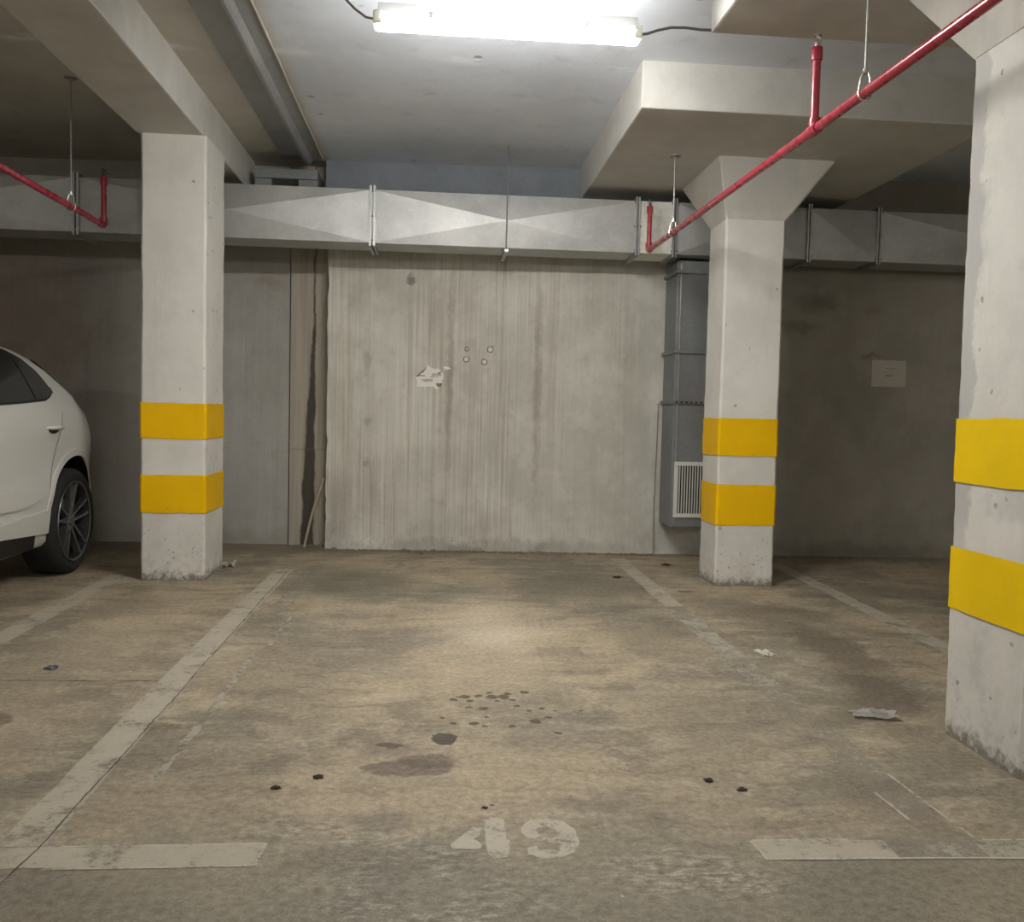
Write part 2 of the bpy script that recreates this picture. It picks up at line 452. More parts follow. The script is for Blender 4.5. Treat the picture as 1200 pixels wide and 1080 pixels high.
def mat_galv(name, a, b, rough=0.42, metal=0.85):
    g = G(name)
    P = g.rco()
    n = g.noise(P, 2.5, 5, 0.6)
    sp = g.voronoi(P, 55)
    cl = g.noise(P, 9, 5, 0.65, 0.8)
    c = g.mix(g.step(n, 0.35, 0.7), a, b)
    c = g.mix(0.10, c, g.mix(g.sep(sp['Color'])[0], (0.2, 0.2, 0.2), (0.9, 0.9, 0.9)), 'SOFT_LIGHT')
    c = g.mix(g.mul(g.step(cl, 0.55, 0.72), 0.35), c, tuple(min(1, v * 1.25) for v in a))
    return g.finish(c, g.step(cl, 0.3, 0.7, rough - 0.03, rough + 0.04), metal, g.bump(n, 0.03, 0.02))

def mat_pilaster():
    g = G('water_stained_recess_concrete')
    P = g.co
    x, y, z = g.sep(P)[:3]
    s = g.noise(g.scale(P, (14, 14, 0.5)), 1.0, 5, 0.65)
    s2 = g.noise(g.scale(P, (60, 60, 1.0)), 1.0, 3, 0.6)
    c = g.mix(g.step(s, 0.38, 0.65), (0.46, 0.425, 0.355), (0.33, 0.295, 0.24))
    c = g.mix(g.mul(g.step(s2, 0.5, 0.62), 0.4), c, (0.44, 0.40, 0.33))
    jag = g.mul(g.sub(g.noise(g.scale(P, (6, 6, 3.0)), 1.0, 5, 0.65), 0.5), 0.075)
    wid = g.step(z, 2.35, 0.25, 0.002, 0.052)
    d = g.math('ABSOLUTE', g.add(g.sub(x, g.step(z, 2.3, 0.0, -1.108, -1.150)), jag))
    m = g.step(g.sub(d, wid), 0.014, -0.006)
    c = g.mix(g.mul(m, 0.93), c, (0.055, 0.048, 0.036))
    joint = g.step(g.math('ABSOLUTE', g.sub(z, 0.86)), 0.012, 0.0)
    c = g.mix(g.mul(joint, 0.35), c, (0.15, 0.13, 0.1))
    return g.finish(c, 0.8, 0, g.bump(g.add(s2, s), 0.4, 0.01))

M = {}
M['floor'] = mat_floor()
M['line'] = mat_line('worn_white_road_paint', (0.52, 0.47, 0.375), 0.585)
M['line_faded'] = mat_line('faded_white_road_paint', (0.47, 0.43, 0.35), 0.545)
M['line_ghost'] = mat_line('old_ghost_road_paint', (0.46, 0.42, 0.345), 0.48)
M['digit'] = mat_line('worn_white_stencil_paint', (0.62, 0.565, 0.465), 0.565)
M['crack'] = plain('dark_floor_crack', (0.07, 0.062, 0.05), 0.95)
M['pillar'] = mat_paint('white_limewashed_pillar', (0.76, 0.745, 0.70), (0.56, 0.54, 0.49), 0.55)
M['pillar_patch'] = mat_paint('white_limewashed_pillar_with_bare_patches', (0.76, 0.745, 0.70), (0.56, 0.545, 0.50), 0.8, (0.46, 0.46, 0.445), strip=True)
M['capital'] = mat_paint('bare_grey_pillar_head', (0.56, 0.54, 0.49), (0.40, 0.385, 0.345), 0.3, (0.42, 0.42, 0.40), False)
M['yellow'] = mat_band('yellow_safety_paint', (0.93, 0.545, 0.0))
M['yellow2'] = mat_band('bright_yellow_safety_paint', (0.97, 0.66, 0.004))
M['panel'] = mat_concrete('cream_painted_concrete', (0.64, 0.635, 0.605), (0.56, 0.55, 0.52), scale=1.3, dirt=(0.36, 0.33, 0.28), dirt_amt=0.3, bumps=0.2)
M['ceiling'] = mat_ceiling()
_br = (0.20, 0.155, 0.095)
M['wall'] = mat_concrete('board_marked_concrete', (0.66, 0.65, 0.595), (0.52, 0.51, 0.46), streak=0.58, lean=(0.5, 1.25), dirt=(0.28, 0.235, 0.165), dirt_amt=0.38, bumps=0.5,
    marks=[(0.10, 1.6, 0.045, 1.3, 0.8, 0.5, _br), (0.87, 1.5, 0.05, 1.5, 0.8, 0.45, _br), (-0.02, 2.0, 0.16, 0.5, 0.9, 0.35, (0.24, 0.2, 0.14)),
           (-0.25, 2.35, 0.05, 0.06, 0.6, 0.7, (0.12, 0.10, 0.08)), (-0.62, 1.15, 0.05, 0.07, 0.7, 0.4, (0.17, 0.15, 0.12)), (-0.62, 0.75, 0.04, 0.06, 0.7, 0.4, (0.17, 0.15, 0.12)),
           (-0.62, 1.65, 0.05, 0.12, 0.7, 0.4, (0.2, 0.18, 0.14)), (0.55, 0.02, 1.7, 0.12, 0.7, 0.55, (0.27, 0.25, 0.2)), (-0.85, 0.25, 0.14, 0.6, 0.9, 0.35, (0.24, 0.21, 0.17)),
           (1.8, 1.0, 0.12, 1.3, 0.9, 0.25, (0.40, 0.40, 0.36))])
M['wall_left'] = mat_concrete('smooth_grey_concrete', (0.47, 0.465, 0.435), (0.40, 0.39, 0.36), streak=0.15, dirt=(0.25, 0.2, 0.16), dirt_amt=0.3, bumps=0.2,
    marks=[(-1.5, 2.35, 0.25, 0.12, 0.8, 0.4, (0.27, 0.2, 0.15)), (-4.2, 1.9, 2.1, 1.6, 0.9, 0.75, (0.27, 0.195, 0.16)), (-1.6, 0.02, 2.0, 0.15, 0.8, 0.5, (0.24, 0.20, 0.15))])
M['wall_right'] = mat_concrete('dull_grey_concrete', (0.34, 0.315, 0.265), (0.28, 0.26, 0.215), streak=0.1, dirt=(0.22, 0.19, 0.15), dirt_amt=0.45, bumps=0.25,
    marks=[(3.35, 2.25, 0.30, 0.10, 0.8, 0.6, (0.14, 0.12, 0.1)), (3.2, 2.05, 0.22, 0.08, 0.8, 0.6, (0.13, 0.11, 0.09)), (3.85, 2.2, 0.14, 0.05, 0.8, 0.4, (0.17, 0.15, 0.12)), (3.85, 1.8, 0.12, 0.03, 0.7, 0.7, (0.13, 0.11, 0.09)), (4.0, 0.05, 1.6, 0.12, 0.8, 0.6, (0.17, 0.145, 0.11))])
M['wall_far'] = mat_concrete('plain_concrete_wall', (0.42, 0.40, 0.35), (0.36, 0.34, 0.30), dirt=(0.25, 0.22, 0.18))
M['pilaster'] = mat_pilaster()
M['gap'] = plain('dark_joint', (0.03, 0.027, 0.022), 0.95)
M['galv'] = mat_galv('galvanised_sheet', (0.55, 0.555, 0.55), (0.44, 0.45, 0.45), 0.52, 0.70)
M['galv_edge'] = mat_galv('galvanised_angle_iron', (0.50, 0.51, 0.51), (0.36, 0.37, 0.375), 0.4)
M['duct_grey'] = mat_galv('dull_grey_sheet_metal', (0.27, 0.285, 0.29), (0.22, 0.23, 0.235), 0.5, 0.45)
M['cover'] = mat_galv('grey_painted_cover_plate', (0.36, 0.37, 0.375), (0.31, 0.32, 0.325), 0.5, 0.25)
M['foam'] = plain('yellowed_sealant', (0.50, 0.475, 0.40), 0.9, vary=0.25, scale=30)
M['canvas'] = mat_concrete('white_canvas_sleeve', (0.82, 0.82, 0.78), (0.72, 0.72, 0.67), scale=7, dirt=(0.42, 0.42, 0.38), dirt_amt=0.7, bumps=0.6)
M['red'] = plain('red_pipe_enamel', (0.40, 0.028, 0.055), 0.28, coat=0.3, vary=0.02)
M['chrome'] = plain('bright_steel', (0.72, 0.70, 0.66), 0.25, 1.0)
M['steel'] = plain('dull_steel_rod', (0.34, 0.34, 0.33), 0.45, 0.8)
M['dark_steel'] = plain('dark_steel', (0.10, 0.10, 0.10), 0.5, 0.6)
M['housing'] = plain('pale_grey_lamp_plastic', (0.74, 0.75, 0.75), 0.45)
M['cable'] = plain('grey_cable_sheath', (0.14, 0.14, 0.145), 0.6)
M['clip'] = plain('lamp_clip', (0.80, 0.78, 0.66), 0.35)
M['grille'] = plain('white_grille_enamel', (0.72, 0.72, 0.69), 0.45)
M['black'] = plain('black_void', (0.012, 0.012, 0.012), 0.9)
M['paper'] = plain('white_paper', (0.84, 0.83, 0.78), 0.85, vary=0.04)
M['old_paper'] = plain('greyed_old_paper', (0.50, 0.47, 0.41), 0.9, vary=0.1, scale=14)
M['ink'] = plain('faded_print', (0.22, 0.20, 0.18), 0.9)
M['dab'] = plain('white_filler_dab', (0.74, 0.72, 0.67), 0.85)
M['dab_rim'] = plain('brown_glue_ring', (0.22, 0.18, 0.13), 0.85)
M['wood'] = plain('weathered_wood', (0.42, 0.37, 0.27), 0.8, vary=0.25, scale=20)
M['clump'] = plain('dark_dirt', (0.035, 0.028, 0.022), 0.85)
M['leaf'] = plain('brown_dry_leaf', (0.16, 0.10, 0.06), 0.8)
M['foil'] = plain('grey_crumpled_foil', (0.66, 0.64, 0.60), 0.45, 0.1, vary=0.2)
M['blue'] = plain('blue_grey_wrapper', (0.22, 0.24, 0.31), 0.6, vary=0.3)
M['rubble'] = plain('cement_rubble', (0.24, 0.215, 0.17), 0.95, vary=0.35, scale=12)
M['carpaint'] = plain('white_car_paint', (0.70, 0.715, 0.69), 0.30, coat=0.6, vary=0.0)
M['carglass'] = plain('dark_tinted_glass', (0.015, 0.017, 0.018), 0.06, coat=0.5, vary=0.02)
M['cartrim'] = plain('black_car_trim', (0.014, 0.014, 0.014), 0.45)
M['tyre'] = plain('tyre_rubber', (0.018, 0.018, 0.019), 0.8)
M['rim'] = plain('grey_alloy', (0.26, 0.26, 0.26), 0.3, 0.9)
M['rim_dark'] = plain('dark_alloy', (0.06, 0.06, 0.062), 0.4, 0.7)
M['tail'] = plain('dark_red_lens', (0.12, 0.006, 0.008), 0.15, coat=0.6)
M['lens'] = plain('clear_lens', (0.55, 0.57, 0.6), 0.1, 0.3, coat=0.6)
g = G('glowing_strip_light_cover')
em = g.t.nodes.new('ShaderNodeEmission')
em.inputs[0].default_value = LAMP_COLOUR; em.inputs[1].default_value = LAMP_POWER
g.t.links.new(em.outputs[0], g.out.inputs[0])
M['glow'] = g.m

# ------------------------------------------------------------------ room shell
ZC, ZP = 3.35, 3.07
X0, X1, Y0 = -8.0, 8.0, -6.0
def wy(x): return 7.905 - 0.042 * x                 # line of the back wall's face
def wallbox(x0, x1, off, thick, z0, z1):
    bm = bmesh.new()
    return frustum(bm, [(x0, wy(x0) + off, z0), (x1, wy(x1) + off, z0), (x1, wy(x1) + off + thick, z0), (x0, wy(x0) + off + thick, z0)],
                   [(x0, wy(x0) + off, z1), (x1, wy(x1) + off, z1), (x1, wy(x1) + off + thick, z1), (x0, wy(x0) + off + thick, z1)])

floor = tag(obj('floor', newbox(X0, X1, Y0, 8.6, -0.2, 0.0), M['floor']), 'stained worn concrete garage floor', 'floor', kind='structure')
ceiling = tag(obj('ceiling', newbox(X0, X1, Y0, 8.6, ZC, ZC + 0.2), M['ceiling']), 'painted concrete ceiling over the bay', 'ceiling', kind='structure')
for nm, a, lab in (('wall_left', (X0 - 0.2, X0, Y0, 8.6, -0.2, ZC), 'plain concrete wall at far left'), ('wall_right', (X1, X1 + 0.2, Y0, 8.6, -0.2, ZC), 'plain concrete wall at far right'),
                   ('wall_front', (X0, X1, Y0 - 0.2, Y0, -0.2, ZC), 'plain concrete wall behind the viewpoint')):
    tag(obj(nm, newbox(*a), M['wall_far']), lab, 'wall', kind='structure')

# main slab: its foot is ragged where the cement has crumbled
def main_slab():
    bm = bmesh.new()
    nx, nz = 150, 40
    xa, xb, zt = -0.965, 2.75, ZC
    rows = []
    for j in range(nz + 1):
        z = zt * (j / nz) ** 1.7
        row = []
        for i in range(nx + 1):
            x = xa + (xb - xa) * i / nx
            foot = max(0.0, 1 - z / (0.12 + 0.06 * mnoise.noise((x * 3, 1, 0)))) if z < 0.2 else 0
            dy = -0.05 * foot * (0.6 + 0.8 * mnoise.noise((x * 7, z * 9, 2.0))) + 0.004 * mnoise.noise((x * 2, z * 2, 5))
            edge = 0.012 * mnoise.noise((z * 9, 3.0, 1.0)) + 0.012 * mnoise.noise((z * 31, 3.0, 1.0)) if i == 0 else 0
            row.append(bm.verts.new((x + edge, wy(x) + dy, z)))
        rows.append(row)
    for j in range(nz):
        for i in range(nx):
            bm.faces.new((rows[j][i], rows[j][i + 1], rows[j + 1][i + 1], rows[j + 1][i]))
    left = [rows[j][0] for j in range(nz + 1)]
    bk = [bm.verts.new((v.co.x, 8.4, v.co.z)) for v in left]
    for j in range(nz):
        bm.faces.new((left[j], left[j + 1], bk[j + 1], bk[j]))
    return bm
wall_main = tag(obj('wall_back', main_slab(), M['wall'], smooth=True, angle=50), 'grey board-marked concrete wall at the end of the empty bay', 'wall', kind='structure')
wall_l = tag(obj('wall_back_left', wallbox(X0, -1.325, 0.20, 0.3, 0, ZC), M['wall_left']), 'smooth grey concrete wall behind the left pillar and car', 'wall', kind='structure')
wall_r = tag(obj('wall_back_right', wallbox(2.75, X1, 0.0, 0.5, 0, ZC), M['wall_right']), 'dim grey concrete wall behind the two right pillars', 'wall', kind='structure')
pil = tag(obj('wall_back_recess', wallbox(-1.312, -1.108, 0.17, 0.3, 0, ZC), M['pilaster']), 'stained concrete strip in the recess left of the board-marked wall', 'wall', kind='structure')
obj('recess_side_strip', wallbox(-1.108, -0.99, 0.19, 0.3, 0, ZC), M['pilaster'], pil)
obj('joint', wallbox(-1.33, -0.95, 0.26, 0.3, 0, ZC), M['gap'], pil)

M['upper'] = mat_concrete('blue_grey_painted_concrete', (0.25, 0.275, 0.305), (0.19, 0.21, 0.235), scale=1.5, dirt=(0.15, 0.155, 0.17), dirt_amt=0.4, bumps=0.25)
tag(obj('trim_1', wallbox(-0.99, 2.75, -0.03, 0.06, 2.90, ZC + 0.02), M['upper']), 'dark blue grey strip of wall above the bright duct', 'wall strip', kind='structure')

# ceiling beam over the left pillar and the two dropped panels on the right
tag(obj('ceiling_beam', newbox(-2.07, -1.625, Y0, 8.1, 3.06, ZC + 0.05, 0.012), M['panel']), 'cream concrete ceiling beam resting on the left pillar', 'beam', kind='structure')
tag(obj('ceiling_drop_panel', newbox(1.19, 3.44, 5.42, 7.82, ZP, ZC + 0.05, 0.012), M['panel']), 'cream dropped ceiling panel over the middle pillar near the back wall', 'ceiling panel', kind='structure')
tag(obj('ceiling_drop_panel', newbox(1.285, 3.55, 1.0, 4.35, ZP, ZC + 0.05, 0.012), M['panel']), 'cream dropped ceiling panel over the nearest right pillar', 'ceiling panel', kind='structure')

# ------------------------------------------------------------------ floor markings
ZL = 0.0012
def strip(name, pts, w, mat, par=floor, jag=0.006, n=60, z=ZL):     # painted stripe along a polyline with uneven edges
    bm = bmesh.new()
    pts = [Vector((p[0], p[1], 0)) for p in pts]
    L = [0]
    for a, b in zip(pts, pts[1:]): L.append(L[-1] + (b - a).length)
    prev = None
    for i in range(n + 1):
        s = L[-1] * i / n
        k = max(j for j in range(len(pts) - 1) if L[j] <= s + 1e-9)
        d = (pts[k + 1] - pts[k]).normalized()
        p = pts[k] + d * (s - L[k])
        q = Vector((-d.y, d.x, 0))
        a = p + q * (w / 2 + jag * mnoise.noise((s * 8, w * 50 + p.x, 1)))
        b = p - q * (w / 2 + jag * mnoise.noise((s * 8, w * 50 + p.x, 7)))
        cur = (bm.verts.new((a.x, a.y, z)), bm.verts.new((b.x, b.y, z)))
        if prev: bm.faces.new((prev[0], prev[1], cur[1], cur[0]))
        prev = cur
    return obj(name, bm, mat, par)
strip('bay_line', [(-1.11, 2.48), (-1.14, 4.5), (-1.135, 6.85)], 0.135, M['line'])['label'] = 'long worn white line left of the bay'
strip('bay_line', [(-1.62, 2.42), (-0.455, 2.413)], 0.115, M['line'])['label'] = 'short white cross line at lower left'
strip('bay_line', [(1.555, 7.5), (1.535, 5.6)], 0.125, M['line'])['label'] = 'far piece of the white line right of the bay'
strip('bay_line', [(1.535, 5.6), (1.515, 3.9)], 0.125, M['line_faded'])['label'] = 'faded middle piece of the white line right of the bay'
strip('bay_line', [(1.515, 3.86), (1.50, 2.5)], 0.125, M['line_ghost'])['label'] = 'almost gone near end of the white line right of the bay'
strip('bay_line', [(0.918, 2.385), (1.30, 2.375)], 0.112, M['line'])['label'] = 'short white cross line at lower right'
strip('bay_line', [(1.30, 2.375), (1.56, 2.365)], 0.108, M['line_ghost'])
strip('bay_line', [(1.56, 2.365), (2.6, 2.33)], 0.108, M['line_faded'])
strip('bay_line', [(2.86, 7.35), (2.75, 4.5), (2.70, 2.4)], 0.125, M['line'])['label'] = 'white line between the middle and nearest right pillars'
strip('bay_line', [(-2.245, 6.55), (-2.215, 4.7), (-2.20, 2.45)], 0.13, M['line'])['label'] = 'white line beside the parked car'
strip('old_line_trace', [(-0.93, 6.9), (-0.93, 5.2)], 0.11, M['line_ghost'])
strip('old_line_trace', [(-0.88, 4.45), (-0.885, 2.9)], 0.030, M['line_faded'], jag=0.012)
strip('old_line_trace', [(-0.83, 5.3), (-0.84, 4.55)], 0.022, M['line_faded'], jag=0.010)
# bead of raised paint along the edges of the short lines
for a, b in (((-1.0, 2.352), (-0.46, 2.352)), ((-1.0, 2.474), (-0.455, 2.474)), ((0.93, 2.33), (1.45, 2.318)), ((0.92, 2.441), (1.2, 2.434)), ((1.60, 2.42), (2.5, 2.39)), ((1.45, 2.318), (2.5, 2.28)), ((-0.459, 2.352), (-0.453, 2.474)), ((0.925, 2.33), (0.915, 2.44)), ((1.56, 2.9), (1.58, 2.43)), ((1.44, 2.75), (1.45, 2.55))):
    strip('paint_edge', [a, b], 0.009, M['digit'], jag=0.004, z=0.0019)
# crack running along the right edge of the long line
def crack():
    bm = bmesh.new(); prev = None
    for i in range(181):
        y = 2.0 + 4.9 * i / 180
        x = -1.050 - 0.010 * (y - 2) + 0.010 * mnoise.noise((y * 2, 2, 0)) + 0.006 * mnoise.noise((y * 23, 2, 0))
        if y < 2.5: x -= 0.10 * (2.5 - y)
        w = 0.0022 + 0.0022 * mnoise.noise((y * 9, 8, 0))
        cur = (bm.verts.new((x - w, y, 0.0022)), bm.verts.new((x + w, y, 0.0022)))
        if prev: bm.faces.new((prev[0], prev[1], cur[1], cur[0]))
        prev = cur
    return bm
obj('crack', crack(), M['crack'], floor)
strip('crack', [(-2.1, 4.02), (-1.2, 4.0)], 0.006, M['crack'], jag=0.004)
# the stencilled number 49
num = thing('bay_number', 'white stencilled number 49 painted on the floor at the bay mouth', 'number')
num.parent = floor
del num['category']
def rough_poly(pts, amp=0.006, sub=6, seed=0):
    out = []
    for i, a in enumerate(pts):
        b = pts[(i + 1) % len(pts)]
        for k in range(sub):
            t = k / sub
            x, y = a[0] + (b[0] - a[0]) * t, a[1] + (b[1] - a[1]) * t
            out.append((x + amp * mnoise.noise((x * 40, y * 40, seed)), y + amp * mnoise.noise((x * 40, y * 40, seed + 9))))
    return out
def q(x, y): return px_floor(480 + x * 260 / 1200, 920 + y * 120 / 554)
four_a = [q(*p) for p in ((222, 320), (345, 225), (385, 235), (385, 262), (345, 292), (388, 318), (388, 346), (228, 346))]
four_b = [q(*p) for p in ((408, 190), (440, 174), (512, 186), (522, 296), (540, 300), (540, 360), (528, 392), (455, 396), (425, 375), (414, 300))]
nine = [q(*p) for p in ((600, 235), (640, 195), (730, 180), (830, 195), (900, 250), (918, 310), (890, 365), (820, 395), (720, 398), (650, 375), (630, 340), (690, 330), (700, 350), (810, 355), (815, 315), (760, 310), (745, 290), (715, 302), (640, 285), (605, 262))]
nine_hole = [q(*p) for p in ((690, 232), (740, 226), (790, 245), (800, 270), (770, 290), (735, 285), (690, 255))]
for i, (nm, poly) in enumerate((('digit_four', four_a), ('digit_four', four_b), ('digit_nine', nine))):
    o = sheet(nm, rough_poly(poly, 0.005, 5, i), 0.0016, M['digit'], num)
o = sheet('digit_nine_gap', rough_poly(nine_hole, 0.004, 5, 4), 0.0022, M['floor'], num)

# ------------------------------------------------------------------ pillars
def pillar(label, x0, x1, y0, y1, ztop, bands, mat, band_mat, capital=None, cap_mat=None):
    cx, cy = (x0 + x1) / 2, (y0 + y1) / 2
    t = thing('concrete_pillar', label, 'pillar', (cx, cy, 0), kind='thing')
    hx, hy = (x1 - x0) / 2, (y1 - y0) / 2
    bm = bmesh.new()
    # shaft with chamfered corners, many rings so that edges wander a little and the foot is chipped
    ch = 0.014
    base = [(-hx + ch, -hy), (hx - ch, -hy), (hx, -hy + ch), (hx, hy - ch), (hx - ch, hy), (-hx + ch, hy), (-hx, hy - ch), (-hx, -hy + ch)]
    def ring_xy(p, z, off=0.0):
        k = 0.004 * mnoise.noise((p[0] * 5 + cx * 7, p[1] * 5 + cy, z * 2.5)) + 0.0025 * mnoise.noise((p[0] * 9 + cx, p[1] * 9, z * 14))
        f = 1 + (k + off) / hx
        if z < 0.09:
            f -= 0.02 * (1 - z / 0.09) * abs(mnoise.noise((p[0] * 30, p[1] * 30, cx)))
        return p[0] * f, p[1] * f
    nz = 56
    rings = []
    for j in range(nz + 1):
        z = ztop * j / nz
        rings.append([bm.verts.new((*ring_xy(p, z), z)) for p in base])
    for a, b in zip(rings, rings[1:]):
        for i in range(8):
            bm.faces.new((a[i], a[(i + 1) % 8], b[(i + 1) % 8], b[i]))
    bm.faces.new(rings[0][::-1]); bm.faces.new(rings[-1])
    obj('shaft', bm, mat, t, smooth=True, angle=30)
    for (za, zb) in bands:
        bm = bmesh.new(); rings = []
        seg = []
        for i in range(8):                              # finer ring so the painted edge can wobble
            a, b = base[i], base[(i + 1) % 8]
            n = 12 if i % 2 == 0 else 1
            for k in range(n): seg.append((a[0] + (b[0] - a[0]) * k / n, a[1] + (b[1] - a[1]) * k / n))
        for j in range(7):
            row = []
            for p in seg:
                z = za + (zb - za) * j / 6
                if j in (0, 6): z += 0.006 * mnoise.noise((p[0] * 6 + cx, p[1] * 6 + za * 9, j))
                row.append(bm.verts.new((*ring_xy(p, z, 0.0055), z)))
            rings.append(row)
        n = len(seg)
        for a, b in zip(rings, rings[1:]):
            for i in range(n): bm.faces.new((a[i], a[(i + 1) % n], b[(i + 1) % n], b[i]))
        obj('painted_band', bm, band_mat, t, smooth=True, angle=30)
    if capital:
        zb, (tx0, tx1, ty0, ty1), zt = capital
        e = 0.003
        bm = frustum(bmesh.new(), [(x - cx, y - cy, zb) for x, y in ((x0 - e, y0 - e), (x1 + e, y0 - e), (x1 + e, y1 + e), (x0 - e, y1 + e))],
                     [(x - cx, y - cy, zt) for x, y in ((tx0, ty0), (tx1, ty0), (tx1, ty1), (tx0, ty1))])
        bmesh.ops.bevel(bm, geom=[ed for ed in bm.edges if abs(ed.verts[0].co.z - ed.verts[1].co.z) > 0.1], offset=0.012, segments=2, affect='EDGES')
        obj('capital', bm, cap_mat, t, smooth=True, angle=25)
    return t
pillar('white concrete pillar with two yellow bands under the left ceiling beam', -2.04, -1.605, 6.37, 6.90, 3.06, ((0.990, 1.238), (0.475, 0.738)), M['pillar'], M['yellow'])
pillar('white pillar with two yellow bands and flared top under the back drop panel', 2.02, 2.455, 6.30, 6.69, 2.66, ((0.945, 1.215), (0.443, 0.740)), M['pillar'], M['yellow'],
       (2.63, (1.955, 2.81, 6.30, 7.28), ZP - 0.0005), M['capital'])
pillar('nearest white pillar with two yellow bands at the right edge', 1.995, 2.45, 2.83, 3.305, 2.62, ((0.985, 1.228), (0.497, 0.735)), M['pillar_patch'], M['yellow2'],
       (2.58, (1.985, 2.81, 2.83, 3.86), ZP - 0.0005), M['capital'])

# ------------------------------------------------------------------ strip lights
def strip_light(label, cx, cy, zt, length, group):
    t = thing('strip_light', label, 'lamp', (cx, cy, zt), group=group)
    hl = length / 2
    def trough(prof, l, name, mat, taper):
        bm = bmesh.new(); rings = []
        for x, k in ((-l, taper), (-l + 0.02, 1.0), (l - 0.02, 1.0), (l, taper)):
            rings.append([bm.verts.new((x, y * k, z)) for y, z in prof])
        for a, b in zip(rings, rings[1:]):
            for i in range(len(prof)): bm.faces.new((a[i], a[(i + 1) % len(prof)], b[(i + 1) % len(prof)], b[i]))
        bm.faces.new(rings[0]); bm.faces.new(rings[-1][::-1])
        return obj(name, bm, mat, t, smooth=True, angle=35)
    trough([(-0.036, -0.072), (0.036, -0.072), (0.047, -0.120), (-0.047, -0.120)], hl, 'housing', M['housing'], 0.85)
    trough([(-0.048, -0.121), (0.048, -0.121), (0.056, -0.140), (0.050, -0.166), (0.028, -0.180), (-0.028, -0.180), (-0.050, -0.166), (-0.056, -0.140)], hl + 0.008, 'diffuser', M['glow'], 0.75)
    for s in (-1, 1):
        obj('end_cap', newbox(s * hl - 0.022, s * hl + 0.022, -0.055, 0.055, -0.172, -0.112, 0.010), M['clip'], t)
        bm = bmesh.new(); tube(bm, [(s * hl * 0.45, 0, ZC - zt), (s * hl * 0.45, 0, -0.075)], 0.0022, 6)
        obj('mount', bm, M['steel'], t)
        obj('clip', newbox(s * hl * 0.6 - 0.01, s * hl * 0.6 + 0.01, -0.056, -0.044, -0.142, -0.110, 0.002), M['chrome'], t)
    return t
strip_light('glowing white strip light hung under the ceiling over the bay', 0.305, 4.37, 3.19, 1.235, 'strip lights')
strip_light('added unseen fill strip light over the aisle behind the viewpoint', 0.305, -2.2, 3.19, 1.235, 'strip lights')  # added out of view as fill from the front
strip_light('added unseen fill strip light over the aisle behind the viewpoint, left of the middle one', -5.0, -4.2, 3.19, 1.235, 'strip lights')  # added out of view, fill for the left wall
strip_light('added unseen fill strip light over the aisle behind the viewpoint, right of the middle one', 5.4, -4.2, 3.19, 1.235, 'strip lights')  # added out of view, fill for the right wall

bm = bmesh.new(); tube(bm, [(-0.335, 4.37, 3.055), (-0.37, 4.37, 3.06), (-0.42, 4.36, 3.09), (-0.48, 4.34, 3.14), (-0.56, 4.30, 3.22), (-0.68, 4.24, 3.31), (-0.80, 4.20, 3.343), (-0.99, 4.18, 3.343)], 0.006, 8)
tag(obj('cable', bm, M['cable'], smooth=True), 'thin grey cable running left from the strip light', 'cable')
bm = bmesh.new(); tube(bm, [(0.945, 4.37, 3.055), (0.98, 4.375, 3.062), (1.03, 4.385, 3.085), (1.10, 4.39, 3.105), (1.17, 4.39, 3.108), (1.25, 4.385, 3.10), (1.34, 4.38, 3.10), (1.8, 4.38, 3.12)], 0.007, 8)
tag(obj('cable', bm, M['cable'], smooth=True), 'thin grey cable running right from the strip light', 'cable')

# ------------------------------------------------------------------ cover plate along the ceiling
t = thing('joint_cover', 'long grey metal cover strip along the ceiling beside the beam', 'cover strip', (-1.16, 0, ZC - 0.0005))
bm = bmesh.new()
prof = [(-0.19, 0.0), (-0.19, -0.012), (-0.02, -0.018), (-0.004, -0.052), (0.012, -0.064), (0.030, -0.064), (0.046, -0.052), (0.062, -0.022), (0.145, -0.014), (0.145, 0.0)]
r0, r1 = [[bm.verts.new((x, y, z)) for x, z in prof] for y in (Y0 + 0.2, 7.86)]
n = len(prof)
for i in range(n): bm.faces.new((r0[i], r0[(i + 1) % n], r1[(i + 1) % n], r1[i]))
bm.faces.new(r0[::-1]); bm.faces.new(r1)
obj('plate', bm, M['cover'], t, smooth=True, angle=25)
bm = bmesh.new()
pts = [(0.152 + 0.008 * mnoise.noise((y * 0.11, 4, 0)), 1.0 + y * 0.06, -0.0165) for y in range(114)]
tube(bm, pts, [0.008 + 0.006 * mnoise.noise((i * 0.7, 1, 2)) for i in range(114)], 8)
obj('sealant_bead', bm, M['foam'], t, smooth=True)

